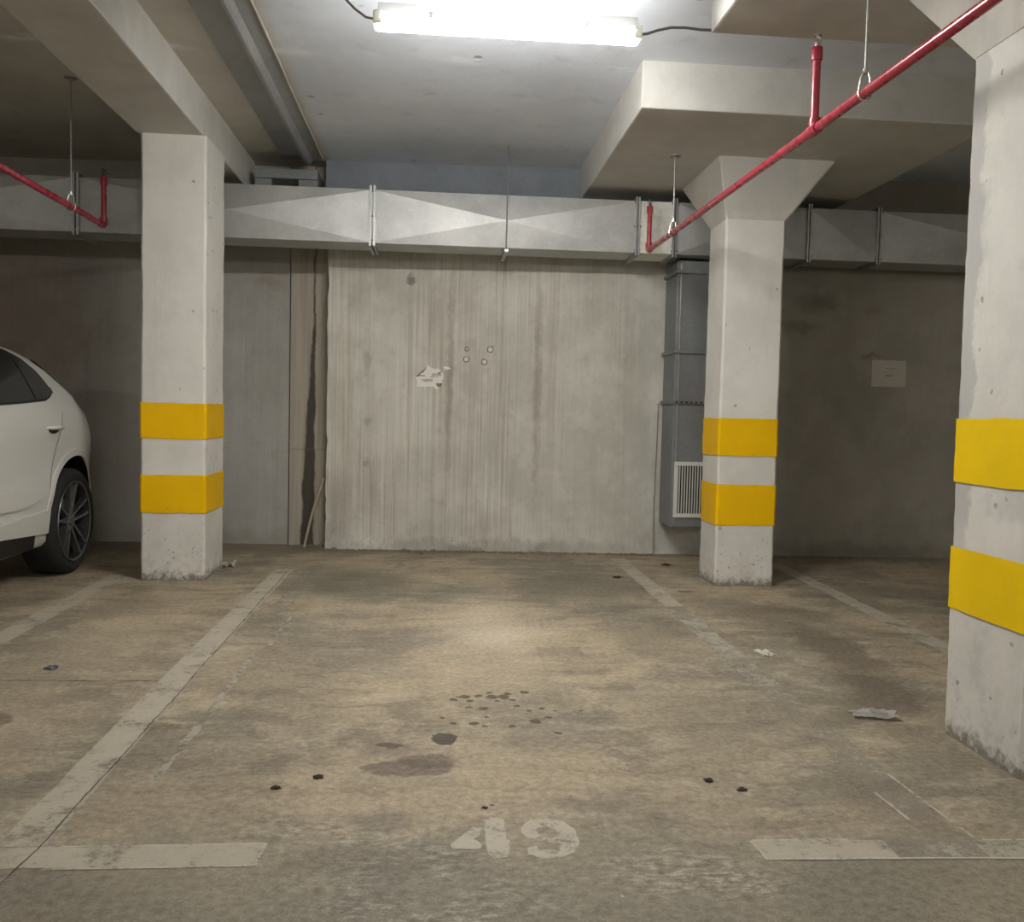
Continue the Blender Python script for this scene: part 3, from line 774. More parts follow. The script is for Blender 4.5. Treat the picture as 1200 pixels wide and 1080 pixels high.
# ------------------------------------------------------------------ ventilation duct along the back wall
DZ0, DZ1, DY0, DY1 = 2.553, 2.972, 7.30, 7.66
duct = thing('ventilation_duct', 'galvanised rectangular ventilation duct along the back wall', 'duct', (0, 0, 0))
def duct_piece(xa, xb, name='duct_section', mat=None, crease=0.022, cx=None):
    bm = bmesh.new()
    def v(x, y, z): return bm.verts.new((x, y, z))
    cx = (xa + xb) / 2 if cx is None else cx
    zm = (DZ0 + DZ1) / 2
    fr = [v(xa, DY0, DZ0), v(xb, DY0, DZ0), v(xb, DY0, DZ1), v(xa, DY0, DZ1)]
    bk = [v(xa, DY1, DZ0), v(xb, DY1, DZ0), v(xb, DY1, DZ1), v(xa, DY1, DZ1)]
    c = v(cx, DY0 - crease, zm)
    cb = v(cx, (DY0 + DY1) / 2, DZ0 - crease * 0.4)
    for i in range(4): bm.faces.new((fr[i], fr[(i + 1) % 4], c))
    bm.faces.new(bk[::-1]); bm.faces.new((fr[3], fr[2], bk[2], bk[3]))
    for a, b in ((fr[1], fr[0]), (fr[0], bk[0]), (bk[0], bk[1]), (bk[1], fr[1])): bm.faces.new((a, b, cb))
    bm.faces.new((fr[0], fr[3], bk[3], bk[0])); bm.faces.new((fr[1], bk[1], bk[2], fr[2]))
    return obj(name, bm, mat or M['galv'], duct)
def flange(x, w=0.03, out=0.028, bolts=True):
    bm = bmesh.new()
    for (y0, y1, z0, z1) in ((DY0 - out, DY0 + 0.005, DZ0 - out, DZ1 + out), (DY1 - 0.005, DY1 + out, DZ0 - out, DZ1 + out), (DY0, DY1, DZ0 - out, DZ0 + 0.005), (DY0, DY1, DZ1 - 0.005, DZ1 + out)):
        box(bm, x - w / 2, x - w * 0.12, y0, y1, z0, z1); box(bm, x + w * 0.12, x + w / 2, y0, y1, z0, z1)
    o = obj('flange', bm, M['galv_edge'], duct)
    if bolts:
        for z in (DZ0 + 0.02, (DZ0 + DZ1) / 2, DZ1 - 0.015):
            bm = bmesh.new()
            tube(bm, [(x - 0.028, DY0 - out * 0.55, z), (x + 0.028, DY0 - out * 0.55, z)], 0.009, 6)
            obj('bolt', bm, M['chrome'], o)
    return o
seams = [-6.9, -4.9, -2.82, -0.545, 1.595, 1.905, 3.04, 3.64, 5.6, 7.6]
for a, b in zip(seams, seams[1:]):
    if a == 1.595: duct_piece(a, b, 'canvas_sleeve', M['canvas'], 0.004)
    else: duct_piece(a, b, crease=0.042 if b - a > 1.0 else 0.020)
for s in seams: flange(s, 0.05 if s in (-0.545, -2.82) else 0.036)
# stiffening rod hanging over the middle of each long section
def duct_hanger(label, x):
    t = thing('duct_hanger', label, 'hanger', (x, 0, 0), group='duct hanger rods')
    bm = bmesh.new()
    tube(bm, [(0, DY0 - 0.052, ZC), (0, DY0 - 0.052, DZ0 - 0.035)], 0.0048, 8)
    obj('rod', bm, M['steel'], t, smooth=True)
    bm = bmesh.new()
    box(bm, -0.016, 0.016, DY0 - 0.07, DY1 + 0.05, DZ0 - 0.042, DZ0 - 0.022)
    obj('bracket', bm, M['galv_edge'], t)
    bm = bmesh.new(); tube(bm, [(0, DY0 - 0.052, DZ0 - 0.056), (0, DY0 - 0.052, DZ0 - 0.038)], 0.010, 6)
    obj('nut', bm, M['steel'], t)
duct_hanger('thin hanger rod across the middle of the bright duct section', 0.525)
# the down duct with its grille
dx0, dx1, dy0, dy1 = 1.975, 2.56, 7.41, 7.79
dd = thing('down_duct', 'dull grey vertical duct with grille behind the middle pillar', 'duct', ((dx0 + dx1) / 2, 7.6, 0.29))
ox, oy, oz = (dx0 + dx1) / 2, 7.6, 0.29
obj('casing', newbox(dx0 - ox, dx1 - ox, dy0 - oy, dy1 - oy, 0, DZ0 - 0.03 - oz, 0.006), M['duct_grey'], dd)
for z in (2.43, 1.765, 1.345):
    bm = bmesh.new(); o_ = 0.022
    box(bm, dx0 - o_ - ox, dx1 + o_ - ox, dy0 - o_ - oy, dy0 + 0.004 - oy, z - 0.014 - oz, z + 0.014 - oz, 0.003)
    box(bm, dx0 - o_ - ox, dx0 + 0.004 - ox, dy0 - oy, dy1 - oy, z - 0.014 - oz, z + 0.014 - oz, 0.003)
    box(bm, dx1 - 0.004 - ox, dx1 + o_ - ox, dy0 - oy, dy1 - oy, z - 0.014 - oz, z + 0.014 - oz, 0.003)
    fl = obj('flange', bm, M['duct_grey'], dd)
    if z < 1.5:
        for k in range(14):
            bm = bmesh.new(); box(bm, dx0 + 0.01 + k * 0.042 - ox, dx0 + 0.028 + k * 0.042 - ox, dy0 - o_ - 0.002 - oy, dy0 - o_ + 0.003 - oy, z - 0.007 - oz, z + 0.007 - oz)
            obj('slot', bm, M['black'], fl)
    else:
        for xx in (dx0 + 0.005, dx0 + 0.21, dx1 - 0.02):
            bm = bmesh.new(); tube(bm, [(xx - ox, dy0 - o_ - 0.012 - oy, z - oz), (xx - ox, dy0 - oy, z - oz)], 0.010, 6)
            obj('bolt', bm, M['steel'], fl)
obj('corner_seam', newbox(dx0 + 0.028 - ox, dx0 + 0.040 - ox, dy0 - 0.006 - oy, dy0 + 0.002 - oy, 0.02, DZ0 - 0.05 - oz, 0.002), M['galv_edge'], dd)
gx0, gx1, gz0, gz1 = 1.995, 2.53, 0.372, 0.845
bm = bmesh.new()
for a in ((gx0, gx1, gz0, gz0 + 0.034), (gx0, gx1, gz1 - 0.034, gz1), (gx0, gx0 + 0.034, gz0 + 0.0345, gz1 - 0.0345), (gx1 - 0.034, gx1, gz0 + 0.0345, gz1 - 0.0345)):
    box(bm, a[0] - ox, a[1] - ox, dy0 - 0.016 - oy, dy0 - 0.001 - oy, a[2] - oz, a[3] - oz, 0.003)
gr = obj('grille', bm, M['grille'], dd)
gr['label'] = 'white louvred air grille'
bm = bmesh.new(); box(bm, gx0 + 0.03 - ox, gx1 - 0.03 - ox, dy0 - 0.004 - oy, dy0 + 0.001 - oy, gz0 + 0.03 - oz, gz1 - 0.03 - oz)
obj('opening', bm, M['black'], gr)
bm = bmesh.new()
k = gx0 + 0.044
while k < gx1 - 0.04:
    box(bm, k - ox, k + 0.008 - ox, dy0 - 0.014 - oy, dy0 - 0.003 - oy, gz0 + 0.033 - oz, gz1 - 0.033 - oz)
    k += 0.0225
obj('louvres', bm, M['grille'], gr)
bm = bmesh.new(); tube(bm, [(1.945, wy(2) - 0.012, 1.34), (1.94, wy(2) - 0.010, 0.9), (1.93, wy(2) - 0.016, 0.45), (1.92, wy(2) - 0.07, 0.01)], 0.004, 6)
tag(obj('tie_wire', bm, M['steel']), 'thin wire hanging down the wall beside the vertical duct', 'wire')

# pale conduit box tucked above the duct, left of the bay
t = thing('cable_tray', 'grey ledge tray above the duct between beam and ceiling strip', 'tray', (-1.3, 7.80, 3.05))
obj('tray', newbox(-0.26, 0.26, -0.06, 0.34, 0.09, 0.17, 0.004), M['duct_grey'], t)
obj('support', newbox(-0.26, -0.12, -0.04, 0.34, -0.06, 0.09, 0.004), M['duct_grey'], t)
obj('support', newbox(0.10, 0.26, -0.04, 0.34, -0.06, 0.09, 0.004), M['duct_grey'], t)

# ------------------------------------------------------------------ sprinkler pipes
ZPI = 2.532
def sprinkler_pipe(label, pts, risers, hooks_z):
    t = thing('sprinkler_pipe', label, 'pipe', pts[0])
    o = Vector(pts[0])
    L = lambda p: tuple(Vector(p) - o)
    bm = bmesh.new(); tube(bm, [L(p) for p in pts], 0.021, 16)
    obj('pipe', bm, M['red'], t, smooth=True)
    for i, (p, ztop, kind) in enumerate(risers):
        x, y, z = p
        bm = bmesh.new(); tube(bm, [L((x, y, z)), L((x, y, ztop))], 0.0185, 16)
        obj('riser', bm, M['red'], t, smooth=True)
        bm = bmesh.new()
        if kind == 'elbow':
            tube(bm, [L((x, y - 0.055, z)), L((x, y - 0.02, z)), L((x, y - 0.004, z + 0.006)), L((x, y, z + 0.025)), L((x, y, z + 0.055))], 0.027, 16)
            obj('elbow', bm, M['red'], t, smooth=True)
        else:
            tube(bm, [L((x, y - 0.045, z)), L((x, y + 0.045, z))], 0.027, 16)
            tube(bm, [L((x, y, z)), L((x, y, z + 0.05))], 0.026, 16)
            obj('tee', bm, M['red'], t, smooth=True)
        bm = bmesh.new(); lathe(bm, [(0.0235, ztop - 0.06), (0.025, ztop - 0.055), (0.025, ztop - 0.004), (0.022, ztop)], 'z', (x - o.x, y - o.y, -o.z), 16)
        obj('socket', bm, M['red'], t, smooth=True)
        bm = bmesh.new()
        lathe(bm, [(0.012, ztop), (0.012, ztop + 0.018), (0.006, ztop + 0.02), (0.005, ztop + 0.05)], 'z', (x - o.x, y - o.y, -o.z), 12)
        for s in (-1, 1):
            tube(bm, [L((x + s * 0.011, y, ztop + 0.012)), L((x + s * 0.016, y, ztop + 0.03)), L((x + s * 0.004, y, ztop + 0.05))], 0.0028, 6)
        lathe(bm, [(0.018, ztop + 0.05), (0.018, ztop + 0.053), (0.002, ztop + 0.054)], 'z', (x - o.x, y - o.y, -o.z), 12)
        h = obj('sprinkler_head', bm, M['chrome'] if kind == 'tee' else M['dark_steel'], t, smooth=True)
    return t
def pxr(y): return 1.640 + (7.05 - y) * 0.0155
sprinkler_pipe('long red sprinkler pipe slanting across the right side', [(pxr(7.05), 7.05, ZPI), (pxr(4.03), 4.03, ZPI), (pxr(0.6), 0.6, ZPI)],
               [((pxr(7.05), 7.05, ZPI), 2.875, 'elbow'), ((pxr(4.03), 4.03, ZPI), 2.90, 'tee')], ZP)
sprinkler_pipe('red sprinkler pipe at upper left over the parked car', [(-2.44, 6.81, 2.515), (-2.435, 5.0, 2.515), (-2.43, 0.6, 2.515)], [((-2.44, 6.81, 2.515), 2.86, 'elbow')], ZC)
def pipe_hanger(label, x, y, z, ztop):
    t = thing('pipe_hanger', label, 'hanger', (x, y, z), group='sprinkler pipe hangers')
    bm = bmesh.new()
    pts = [(0.0292 * math.sin(a), 0, -0.004 - 0.024 * math.cos(a)) for a in [PI * k / 10 - PI / 2 for k in range(11)]]
    pts = [(-0.008, 0, 0.085), (-0.018, 0, 0.06)] + [(p[0] * 0.93, 0, p[2]) for p in pts] + [(0.018, 0, 0.06), (0.008, 0, 0.085)]
    tube(bm, pts, 0.0042, 8)
    obj('loop', bm, M['chrome'], t, smooth=True)
    bm = bmesh.new(); tube(bm, [(0, 0, 0.075), (0, 0, ztop - z - 0.004)], 0.0052, 8)
    obj('rod', bm, M['steel'], t, smooth=True)
    bm = bmesh.new(); tube(bm, [(0, 0, 0.076), (0, 0, 0.096)], 0.010, 6)
    obj('nut', bm, M['chrome'], t)
    bm = bmesh.new(); lathe(bm, [(0.042, ztop - z), (0.040, ztop - z - 0.006), (0.012, ztop - z - 0.012), (0.008, ztop - z - 0.022)], 'z', (0, 0, 0), 16)
    obj('ceiling_rose', bm, M['steel'], t, smooth=True)
pipe_hanger('pipe hanger loop and rod holding the near part of the right red pipe', pxr(3.56), 3.56, ZPI, ZP)
pipe_hanger('pipe hanger rod in front of the white duct sleeve', pxr(6.36), 6.36, ZPI, ZP)
pipe_hanger('pipe hanger rod over the left red pipe', -2.4385, 6.22, 2.515, ZC)

# ------------------------------------------------------------------ things stuck on the walls
def wall_sheet(name, label, cat, x, z, w, h, mat, poly=None, dy=0.004, off=0.0, ink=None):
    t = tag(obj(name, frustum(bmesh.new(), [(px * w, 0.0, pz * h) for px, pz in (poly or ((-.5, -.5), (.5, -.5), (.5, .5), (-.5, .5)))],
                     [(px * w, -0.0015, pz * h) for px, pz in (poly or ((-.5, -.5), (.5, -.5), (.5, .5), (-.5, .5)))]), mat), label, cat)
    t.location = (x, wy(x) + off - dy, z)
    t.rotation_euler = (0, 0, -0.042)
    for (a, b, c, d) in ink or []:
        obj('printed_line', newbox(a * w, b * w, -0.0022, -0.0012, c * h, d * h), M['ink'], t)
    return t
wall_sheet('paper_notice', 'pale sheet of paper on the dim right wall', 'notice', 4.01, 1.65, 0.31, 0.235, M['old_paper'], ink=[(-0.12, 0.22, 0.18, 0.20), (-0.10, 0.12, -0.10, -0.06), (0.0, 0.16, -0.085, -0.075)])
wall_sheet('paper_notice', 'brownish sheet of paper on the left wall above the car', 'notice', -3.76, 1.62, 0.27, 0.25, plain('browned_paper', (0.30, 0.245, 0.2), 0.9), off=0.20, ink=[(-0.3, 0.1, -0.02, 0.0), (-0.35, 0.3, 0.33, 0.345)])
torn = [(-0.45, -0.45), (0.1, -0.42), (0.28, -0.5), (0.5, -0.4), (0.46, -0.15), (0.52, 0.1), (0.3, 0.22), (0.42, 0.32), (0.1, 0.38), (-0.1, 0.5), (-0.2, 0.33), (-0.45, 0.05), (-0.5, -0.1)]
wall_sheet('torn_poster', 'torn remains of a white paper poster on the board-marked wall', 'poster', -0.075, 1.525, 0.24, 0.20, M['paper'], rough_poly(torn, 0.10, 5, 3), ink=[(-0.42, -0.18, 0.02, 0.06), (0.0, 0.3, -0.02, 0.0), (0.28, 0.44, -0.38, -0.30), (0.30, 0.4, 0.12, 0.2)])
_tp = [o for o in COL.objects if o.name.startswith('torn_poster')][0]
for nm, pl_, mt in (('torn_edge', [(-0.50, 0.02), (-0.20, 0.33), (-0.12, 0.44), (-0.16, 0.28), (-0.30, 0.12), (-0.44, -0.02)], M['dab_rim']),
                    ('bare_patch', [(0.05, 0.10), (0.30, 0.18), (0.44, 0.08), (0.36, 0.02), (0.20, 0.06), (0.10, 0.0)], M['old_paper']),
                    ('bare_patch', [(0.22, -0.30), (0.46, -0.26), (0.44, -0.42), (0.30, -0.46)], M['dab_rim']),
                    ('bare_patch', [(-0.30, -0.12), (0.1, -0.08), (0.12, -0.2), (-0.22, -0.22)], M['old_paper'])):
    pl2 = rough_poly(pl_, 0.05, 4, 6)
    obj(nm, frustum(bmesh.new(), [(a * 0.24, -0.0012, b * 0.20) for a, b in pl2], [(a * 0.24, -0.0028, b * 0.20) for a, b in pl2]), mt, _tp)
wall_sheet('torn_scrap', 'small torn tip of paper just right of the torn poster', 'paper scrap', 0.075, 1.60, 0.07, 0.05, M['paper'], [(-0.5, 0.1), (-0.1, -0.2), (0.5, 0.0), (0.2, 0.25), (-0.3, 0.4)])
for i, (x, z, r, lab) in enumerate(((0.245, 1.775, 0.020, 'uppermost left'), (0.45, 1.775, 0.028, 'uppermost right'), (0.24, 1.685, 0.026, 'lower left'), (0.40, 1.665, 0.026, 'lower right'))):
    t = thing('filler_dab', f'white filler dab on the board-marked wall, {lab} of four', 'filler dab', (x, wy(x), z), group='filler dabs on the wall')
    bm = bmesh.new(); lathe(bm, [(r * 1.15, 0.006), (r * 1.0, -0.006), (r * 0.3, -0.0075)], 'y', (0, 0, 0), 14)
    for v in bm.verts: v.co += Vector((0.3 * r * mnoise.noise((v.co.x * 60, v.co.z * 60, i)), 0, 0.3 * r * mnoise.noise((v.co.x * 60, v.co.z * 60, i + 5))))
    obj('glue_ring', bm, M['dab_rim'], t)
    bm = bmesh.new(); lathe(bm, [(r * 0.85, 0.0), (r * 0.7, -0.010), (r * 0.2, -0.012)], 'y', (0, 0, 0), 14)
    obj('filler', bm, M['dab'] if i else M['old_paper'], t)

# ------------------------------------------------------------------ litter
bm = bmesh.new(); tube(bm, [(-1.148, 7.93, 0.008), (-1.085, 7.955, 0.30), (-0.985, 7.925, 0.62)], 0.011, 8)
tag(obj('wooden_lath', bm, M['wood']), 'thin wooden lath leaning in the wall recess', 'stick')

def crumple(name, label, cat, loc, sx, sy, sz, mat, seed, n=14, rot=0.0, group=None):
    bm = bmesh.new()
    grid = []
    for j in range(n + 1):
        row = []
        for i in range(n + 1):
            u, v = i / n - 0.5, j / n - 0.5
            h = sz * (0.45 + 0.9 * mnoise.noise((u * 3.1 + seed, v * 3.1, seed)) + 0.35 * mnoise.noise((u * 9, v * 9 + seed, 2)))
            kx = 1 + 0.35 * mnoise.noise((v * 3, seed, 1)); ky = 1 + 0.35 * mnoise.noise((u * 3, seed, 4))
            row.append(bm.verts.new((u * sx * kx, v * sy * ky, max(0.001, h))))
        grid.append(row)
    for j in range(n):
        for i in range(n): bm.faces.new((grid[j][i], grid[j][i + 1], grid[j + 1][i + 1], grid[j + 1][i]))
    zmin = min(v.co.z for v in bm.verts)
    for v in bm.verts: v.co.z -= zmin
    g2 = bmesh.ops.solidify(bm, geom=bm.faces[:], thickness=0.0012)
    zmin = min(v.co.z for v in bm.verts)
    for v in bm.verts: v.co.z -= zmin
    o = tag(obj(name, bm, mat), label, cat, group)
    o.location = (*loc, 0.0015); o.rotation_euler = (0, 0, rot)
    return o
crumple('crumpled_paper', 'crumpled white tissue on the floor beside the left pillar', 'paper', (-1.575, 6.97), 0.10, 0.13, 0.05, M['paper'], 3.2)
crumple('paper_scrap', 'small folded white paper scrap on the floor right of the bay line', 'paper', (1.71, 4.44), 0.075, 0.10, 0.02, M['paper'], 7.7, rot=0.4)
crumple('flattened_wrapper', 'flattened grey wrapper on the damp floor near the right pillar', 'wrapper', (1.81, 3.49), 0.17, 0.11, 0.02, M['foil'], 1.3, rot=-0.2)
crumple('sweet_wrapper', 'small blue grey wrapper on the floor left of the long white line', 'wrapper', (-1.74, 4.20), 0.06, 0.045, 0.012, M['blue'], 5.1)
crumple('dry_leaf', 'small brown leaf near the far end of the right bay line', 'leaf', (1.37, 6.62), 0.08, 0.05, 0.008, M['leaf'], 9.4, rot=0.5)
crumple('dry_leaf', 'dark leaf on the floor in front of the vertical duct', 'leaf', (1.90, 7.2), 0.10, 0.07, 0.01, M['leaf'], 2.9, rot=1.0)
crumple('paper_scrap', 'pale paper shred on the floor left of the middle pillar', 'paper', (1.76, 6.09), 0.12, 0.05, 0.008, M['old_paper'], 6.6)
def clump(label, loc, r, seed):
    bm = bmesh.new()
    bmesh.ops.create_icosphere(bm, subdivisions=3, radius=1.0)
    for v in bm.verts:
        k = r * (0.8 + 0.5 * mnoise.noise((v.co.x * 1.7 + seed, v.co.y * 1.7, v.co.z * 1.7)))
        v.co = Vector((v.co.x * k * 1.25, v.co.y * k, max(-0.001, v.co.z * k * 0.55)))
    o = tag(obj('dirt_clump', bm, M['clump'], smooth=True, angle=60), label, 'dirt', 'dirt clumps on the floor')
    o.location = (*loc, 0.001)
clump('dark dirt clump at left of the bay, the higher of the left pair', (-0.371, 2.925), 0.017, 1)
clump('flat dark dirt clump at left of the bay, the lower of the left pair', (-0.492, 2.845), 0.015, 2)
clump('dark dirt clump at right of the bay, the left one of the right pair', (0.92, 2.86), 0.017, 3)
clump('dark dirt clump at right of the bay, the right one of the right pair', (1.009, 2.785), 0.015, 4)
clump('dark crumb on the floor close behind the bay number', (0.165, 2.68), 0.009, 5)
# crumbled cement along the foot of the wall: nobody could count it
bm = bmesh.new()
for i in range(420):
    x = random.uniform(-1.3, 1.95) if i < 330 else random.uniform(2.8, 5)
    off = 0.19 if x < -0.98 else -0.06
    y = wy(x) + off - abs(random.gauss(0, 0.05)) - (0.01 if x > -0.98 else 0.04)
    s = random.uniform(0.004, 0.013) * (1.7 if random.random() < 0.12 else 1)
    m = Matrix.Translation((x, y, s * 0.45)) @ Matrix.Rotation(random.uniform(0, 6), 4, 'Z') @ Matrix.Diagonal((s * random.uniform(.8, 1.8), s, s * 0.7, 1))
    bmesh.ops.create_icosphere(bm, subdivisions=1, radius=1.0, matrix=m)
tag(obj('cement_crumbs', bm, M['rubble']), 'cement crumbs scattered along the foot of the back wall', 'rubble', kind='stuff')

# ------------------------------------------------------------------ parked car (nose towards the viewer's side, tail to the wall)
CX = -3.50                                           # centre line
def lerp_tab(tab, t):
    if t <= tab[0][0]: return tab[0][1]
    for (a, va), (b, vb) in zip(tab, tab[1:]):
        if t <= b:
            k = (t - a) / (b - a); k = k * k * (3 - 2 * k) * 0.35 + k * 0.65
            return va + (vb - va) * k
    return tab[-1][1]
TOP = [(2.82, 0.62), (2.86, 0.80), (3.0, 0.93), (3.4, 1.03), (4.0, 1.12), (4.3, 1.24), (4.8, 1.54), (5.05, 1.62), (5.35, 1.665), (5.75, 1.665), (6.1, 1.635), (6.3, 1.59), (6.48, 1.51), (6.6, 1.43), (6.7, 1.345), (6.8, 1.245), (6.88, 1.205), (7.0, 1.185), (7.15, 1.12), (7.25, 1.02), (7.35, 0.88), (7.45, 0.70)]
WID = [(2.82, 0.55), (2.86, 0.66), (2.95, 0.78), (3.15, 0.885), (3.5, 0.93), (4.2, 0.935), (5.7, 0.935), (6.7, 0.935), (6.95, 0.90), (7.15, 0.84), (7.28, 0.77), (7.38, 0.68), (7.45, 0.56)]
BOT = [(2.82, 0.40), (3.0, 0.26), (3.4, 0.24), (6.8, 0.26), (7.2, 0.34), (7.45, 0.48)]
BELT = [(2.8, 0.72), (3.0, 0.86), (3.8, 1.02), (4.7, 1.13), (5.58, 1.205), (6.2, 1.235), (6.7, 1.215), (6.85, 1.17), (7.0, 1.13), (7.2, 1.02), (7.33, 0.86), (7.45, 0.64)]
def side_w(y, z):                                     # half width of the body at length y, height z
    w, zt, zb, z0 = lerp_tab(WID, y), lerp_tab(TOP, y), lerp_tab(BELT, y), lerp_tab(BOT, y)
    zb = min(zb, zt - 0.01)
    if z <= zb:
        t = max(0, (z - z0) / (zb - z0))
        lo = w * (0.955 + 0.045 * min(1, t / 0.35))
        cr = -0.014 * math.exp(-((t - 0.52) / 0.16) ** 2) + 0.008 * math.exp(-((t - 0.80) / 0.08) ** 2)   # door scallop and shoulder line
        sh = -0.030 * max(0, (t - 0.84) / 0.16) ** 2
        return lo + cr + sh
    t = (z - zb) / max(0.02, zt - zb)
    wb = w - 0.032
    wr = wb - min(0.30, 0.62 * (zt - zb))
    return wb + (wr - wb) * (0.75 * t + 0.25 * t * t)
def car_section(y):
    zt, zb, z0 = lerp_tab(TOP, y), lerp_tab(BELT, y), lerp_tab(BOT, y)
    zb = min(zb, zt - 0.01)
    pts = [(0.0, z0), (side_w(y, z0) * 0.6, z0), (side_w(y, z0) - 0.03, z0), (side_w(y, z0), z0 + 0.03)]
    for k in range(1, 21): 
        z = z0 + 0.03 + (zb - z0 - 0.03) * k / 20
        pts.append((side_w(y, z), z))
    zr = zt - min(0.075, (zt - zb) * 0.45)
    for k in range(1, 9):
        z = zb + (zr - zb) * k / 8
        pts.append((side_w(y, z), z))
    we, ze = pts[-1]
    for k in range(1, 9):                             # rounded over into the roof
        a = k / 8
        x = we * (1 - a) + 0
        z = ze + (zt - ze) * (1 - (1 - a) ** 2.6)
        pts.append((max(0.0, we * (1 - a ** 1.15)), z))
    return pts
def car_body():
    bm = bmesh.new()
    ys = [2.82, 2.86, 2.92, 3.0, 3.1] + [3.2 + 0.08 * i for i in range(50)] + [7.18, 7.22, 7.26, 7.30, 7.34, 7.38, 7.42, 7.45]
    rings = []
    for y in ys:
        s = car_section(y)
        ring = [bm.verts.new((x, y, z)) for x, z in s] + [bm.verts.new((-x, y, z)) for x, z in s[-2:0:-1]]
        rings.append(ring)
    n = len(rings[0])
    for a, b in zip(rings, rings[1:]):
        for i in range(n): bm.faces.new((a[i], a[(i + 1) % n], b[(i + 1) % n], b[i]))
    bm.faces.new(rings[0]); bm.faces.new(rings[-1][::-1])
    return bm
AX_R, AX_F, AZ = 6.655, 3.80, 0.378
car = thing('parked_car', 'white coupe style SUV parked behind the left pillar, rear wheel in view', 'car', (CX, 0, 0))
body = obj('body', car_body(), M['carpaint'], car, smooth=True, angle=38)
body.data.materials.append(M['cartrim'])
bm = bmesh.new()
for ay in (AX_R, AX_F):
    for s in (-1, 1):
        lathe(bm, [(0.455, s * 0.62), (0.455, s * 1.2)], 'x', (0, ay, AZ + 0.015), 56)
for f in bm.faces: f.material_index = 0
cut = obj('arch_cutter', bm, M['cartrim'])
cut.parent = car
mod = body.modifiers.new('arches', 'BOOLEAN'); mod.operation = 'DIFFERENCE'; mod.object = cut; mod.solver = 'EXACT'; mod.material_mode = 'TRANSFER'
bpy.context.view_layer.update()
dg = bpy.context.evaluated_depsgraph_get()
me2 = bpy.data.meshes.new_from_object(body.evaluated_get(dg), depsgraph=dg)
body.modifiers.clear(); body.data = me2
bpy.data.objects.remove(cut, do_unlink=True)

def side_patch(name, ys, zlo, zhi, mat, s=1, off=0.004, n=8, par=car, thick=0.0):   # a panel that follows the car's flank
    bm = bmesh.new(); cols = []
    for y in ys:
        a, b = zlo(y), zhi(y)
        cols.append([bm.verts.new((s * (side_w(y, a + (b - a) * k / n) + off), y, a + (b - a) * k / n)) for k in range(n + 1)])
    for p, q_ in zip(cols, cols[1:]):
        for k in range(n): bm.faces.new((p[k], q_[k], q_[k + 1], p[k + 1]))
    if thick:
        back = [[bm.verts.new((v.co.x - s * thick, v.co.y, v.co.z)) for v in c] for c in cols]
        for p, q_, pb, qb in zip(cols, cols[1:], back, back[1:]):
            bm.faces.new((p[0], q_[0], qb[0], pb[0])); bm.faces.new((p[n], q_[n], qb[n], pb[n]))
        for k in range(n):
            bm.faces.new((cols[0][k], cols[0][k + 1], back[0][k + 1], back[0][k])); bm.faces.new((cols[-1][k], cols[-1][k + 1], back[-1][k + 1], back[-1][k]))
    return obj(name, bm, mat, par, smooth=True, angle=40)
def frange(a, b, n): return [a + (b - a) * i / n for i in range(n + 1)]
WTOP = [(4.3, 1.10), (4.9, 1.50), (5.15, 1.545), (5.6, 1.56), (6.02, 1.542), (6.185, 1.493), (6.306, 1.415), (6.345, 1.35), (6.365, 1.304)]
WLOW = [(4.3, 1.098), (5.584, 1.209), (5.86, 1.223), (6.19, 1.244), (6.29, 1.268), (6.365, 1.300)]
def lin(tab, t):
    if t <= tab[0][0]: return tab[0][1]
    for (a, va), (b, vb) in zip(tab, tab[1:]):
        if t <= b: return va + (vb - va) * (t - a) / (b - a)
    return tab[-1][1]
def win_lo(y): return lin(WLOW, y)
def win_top(y): return max(win_lo(y) + 0.002, min(lin(WTOP, y), lerp_tab(TOP, y) - 0.085))
def grow(f, d): return lambda y: f(y) + d
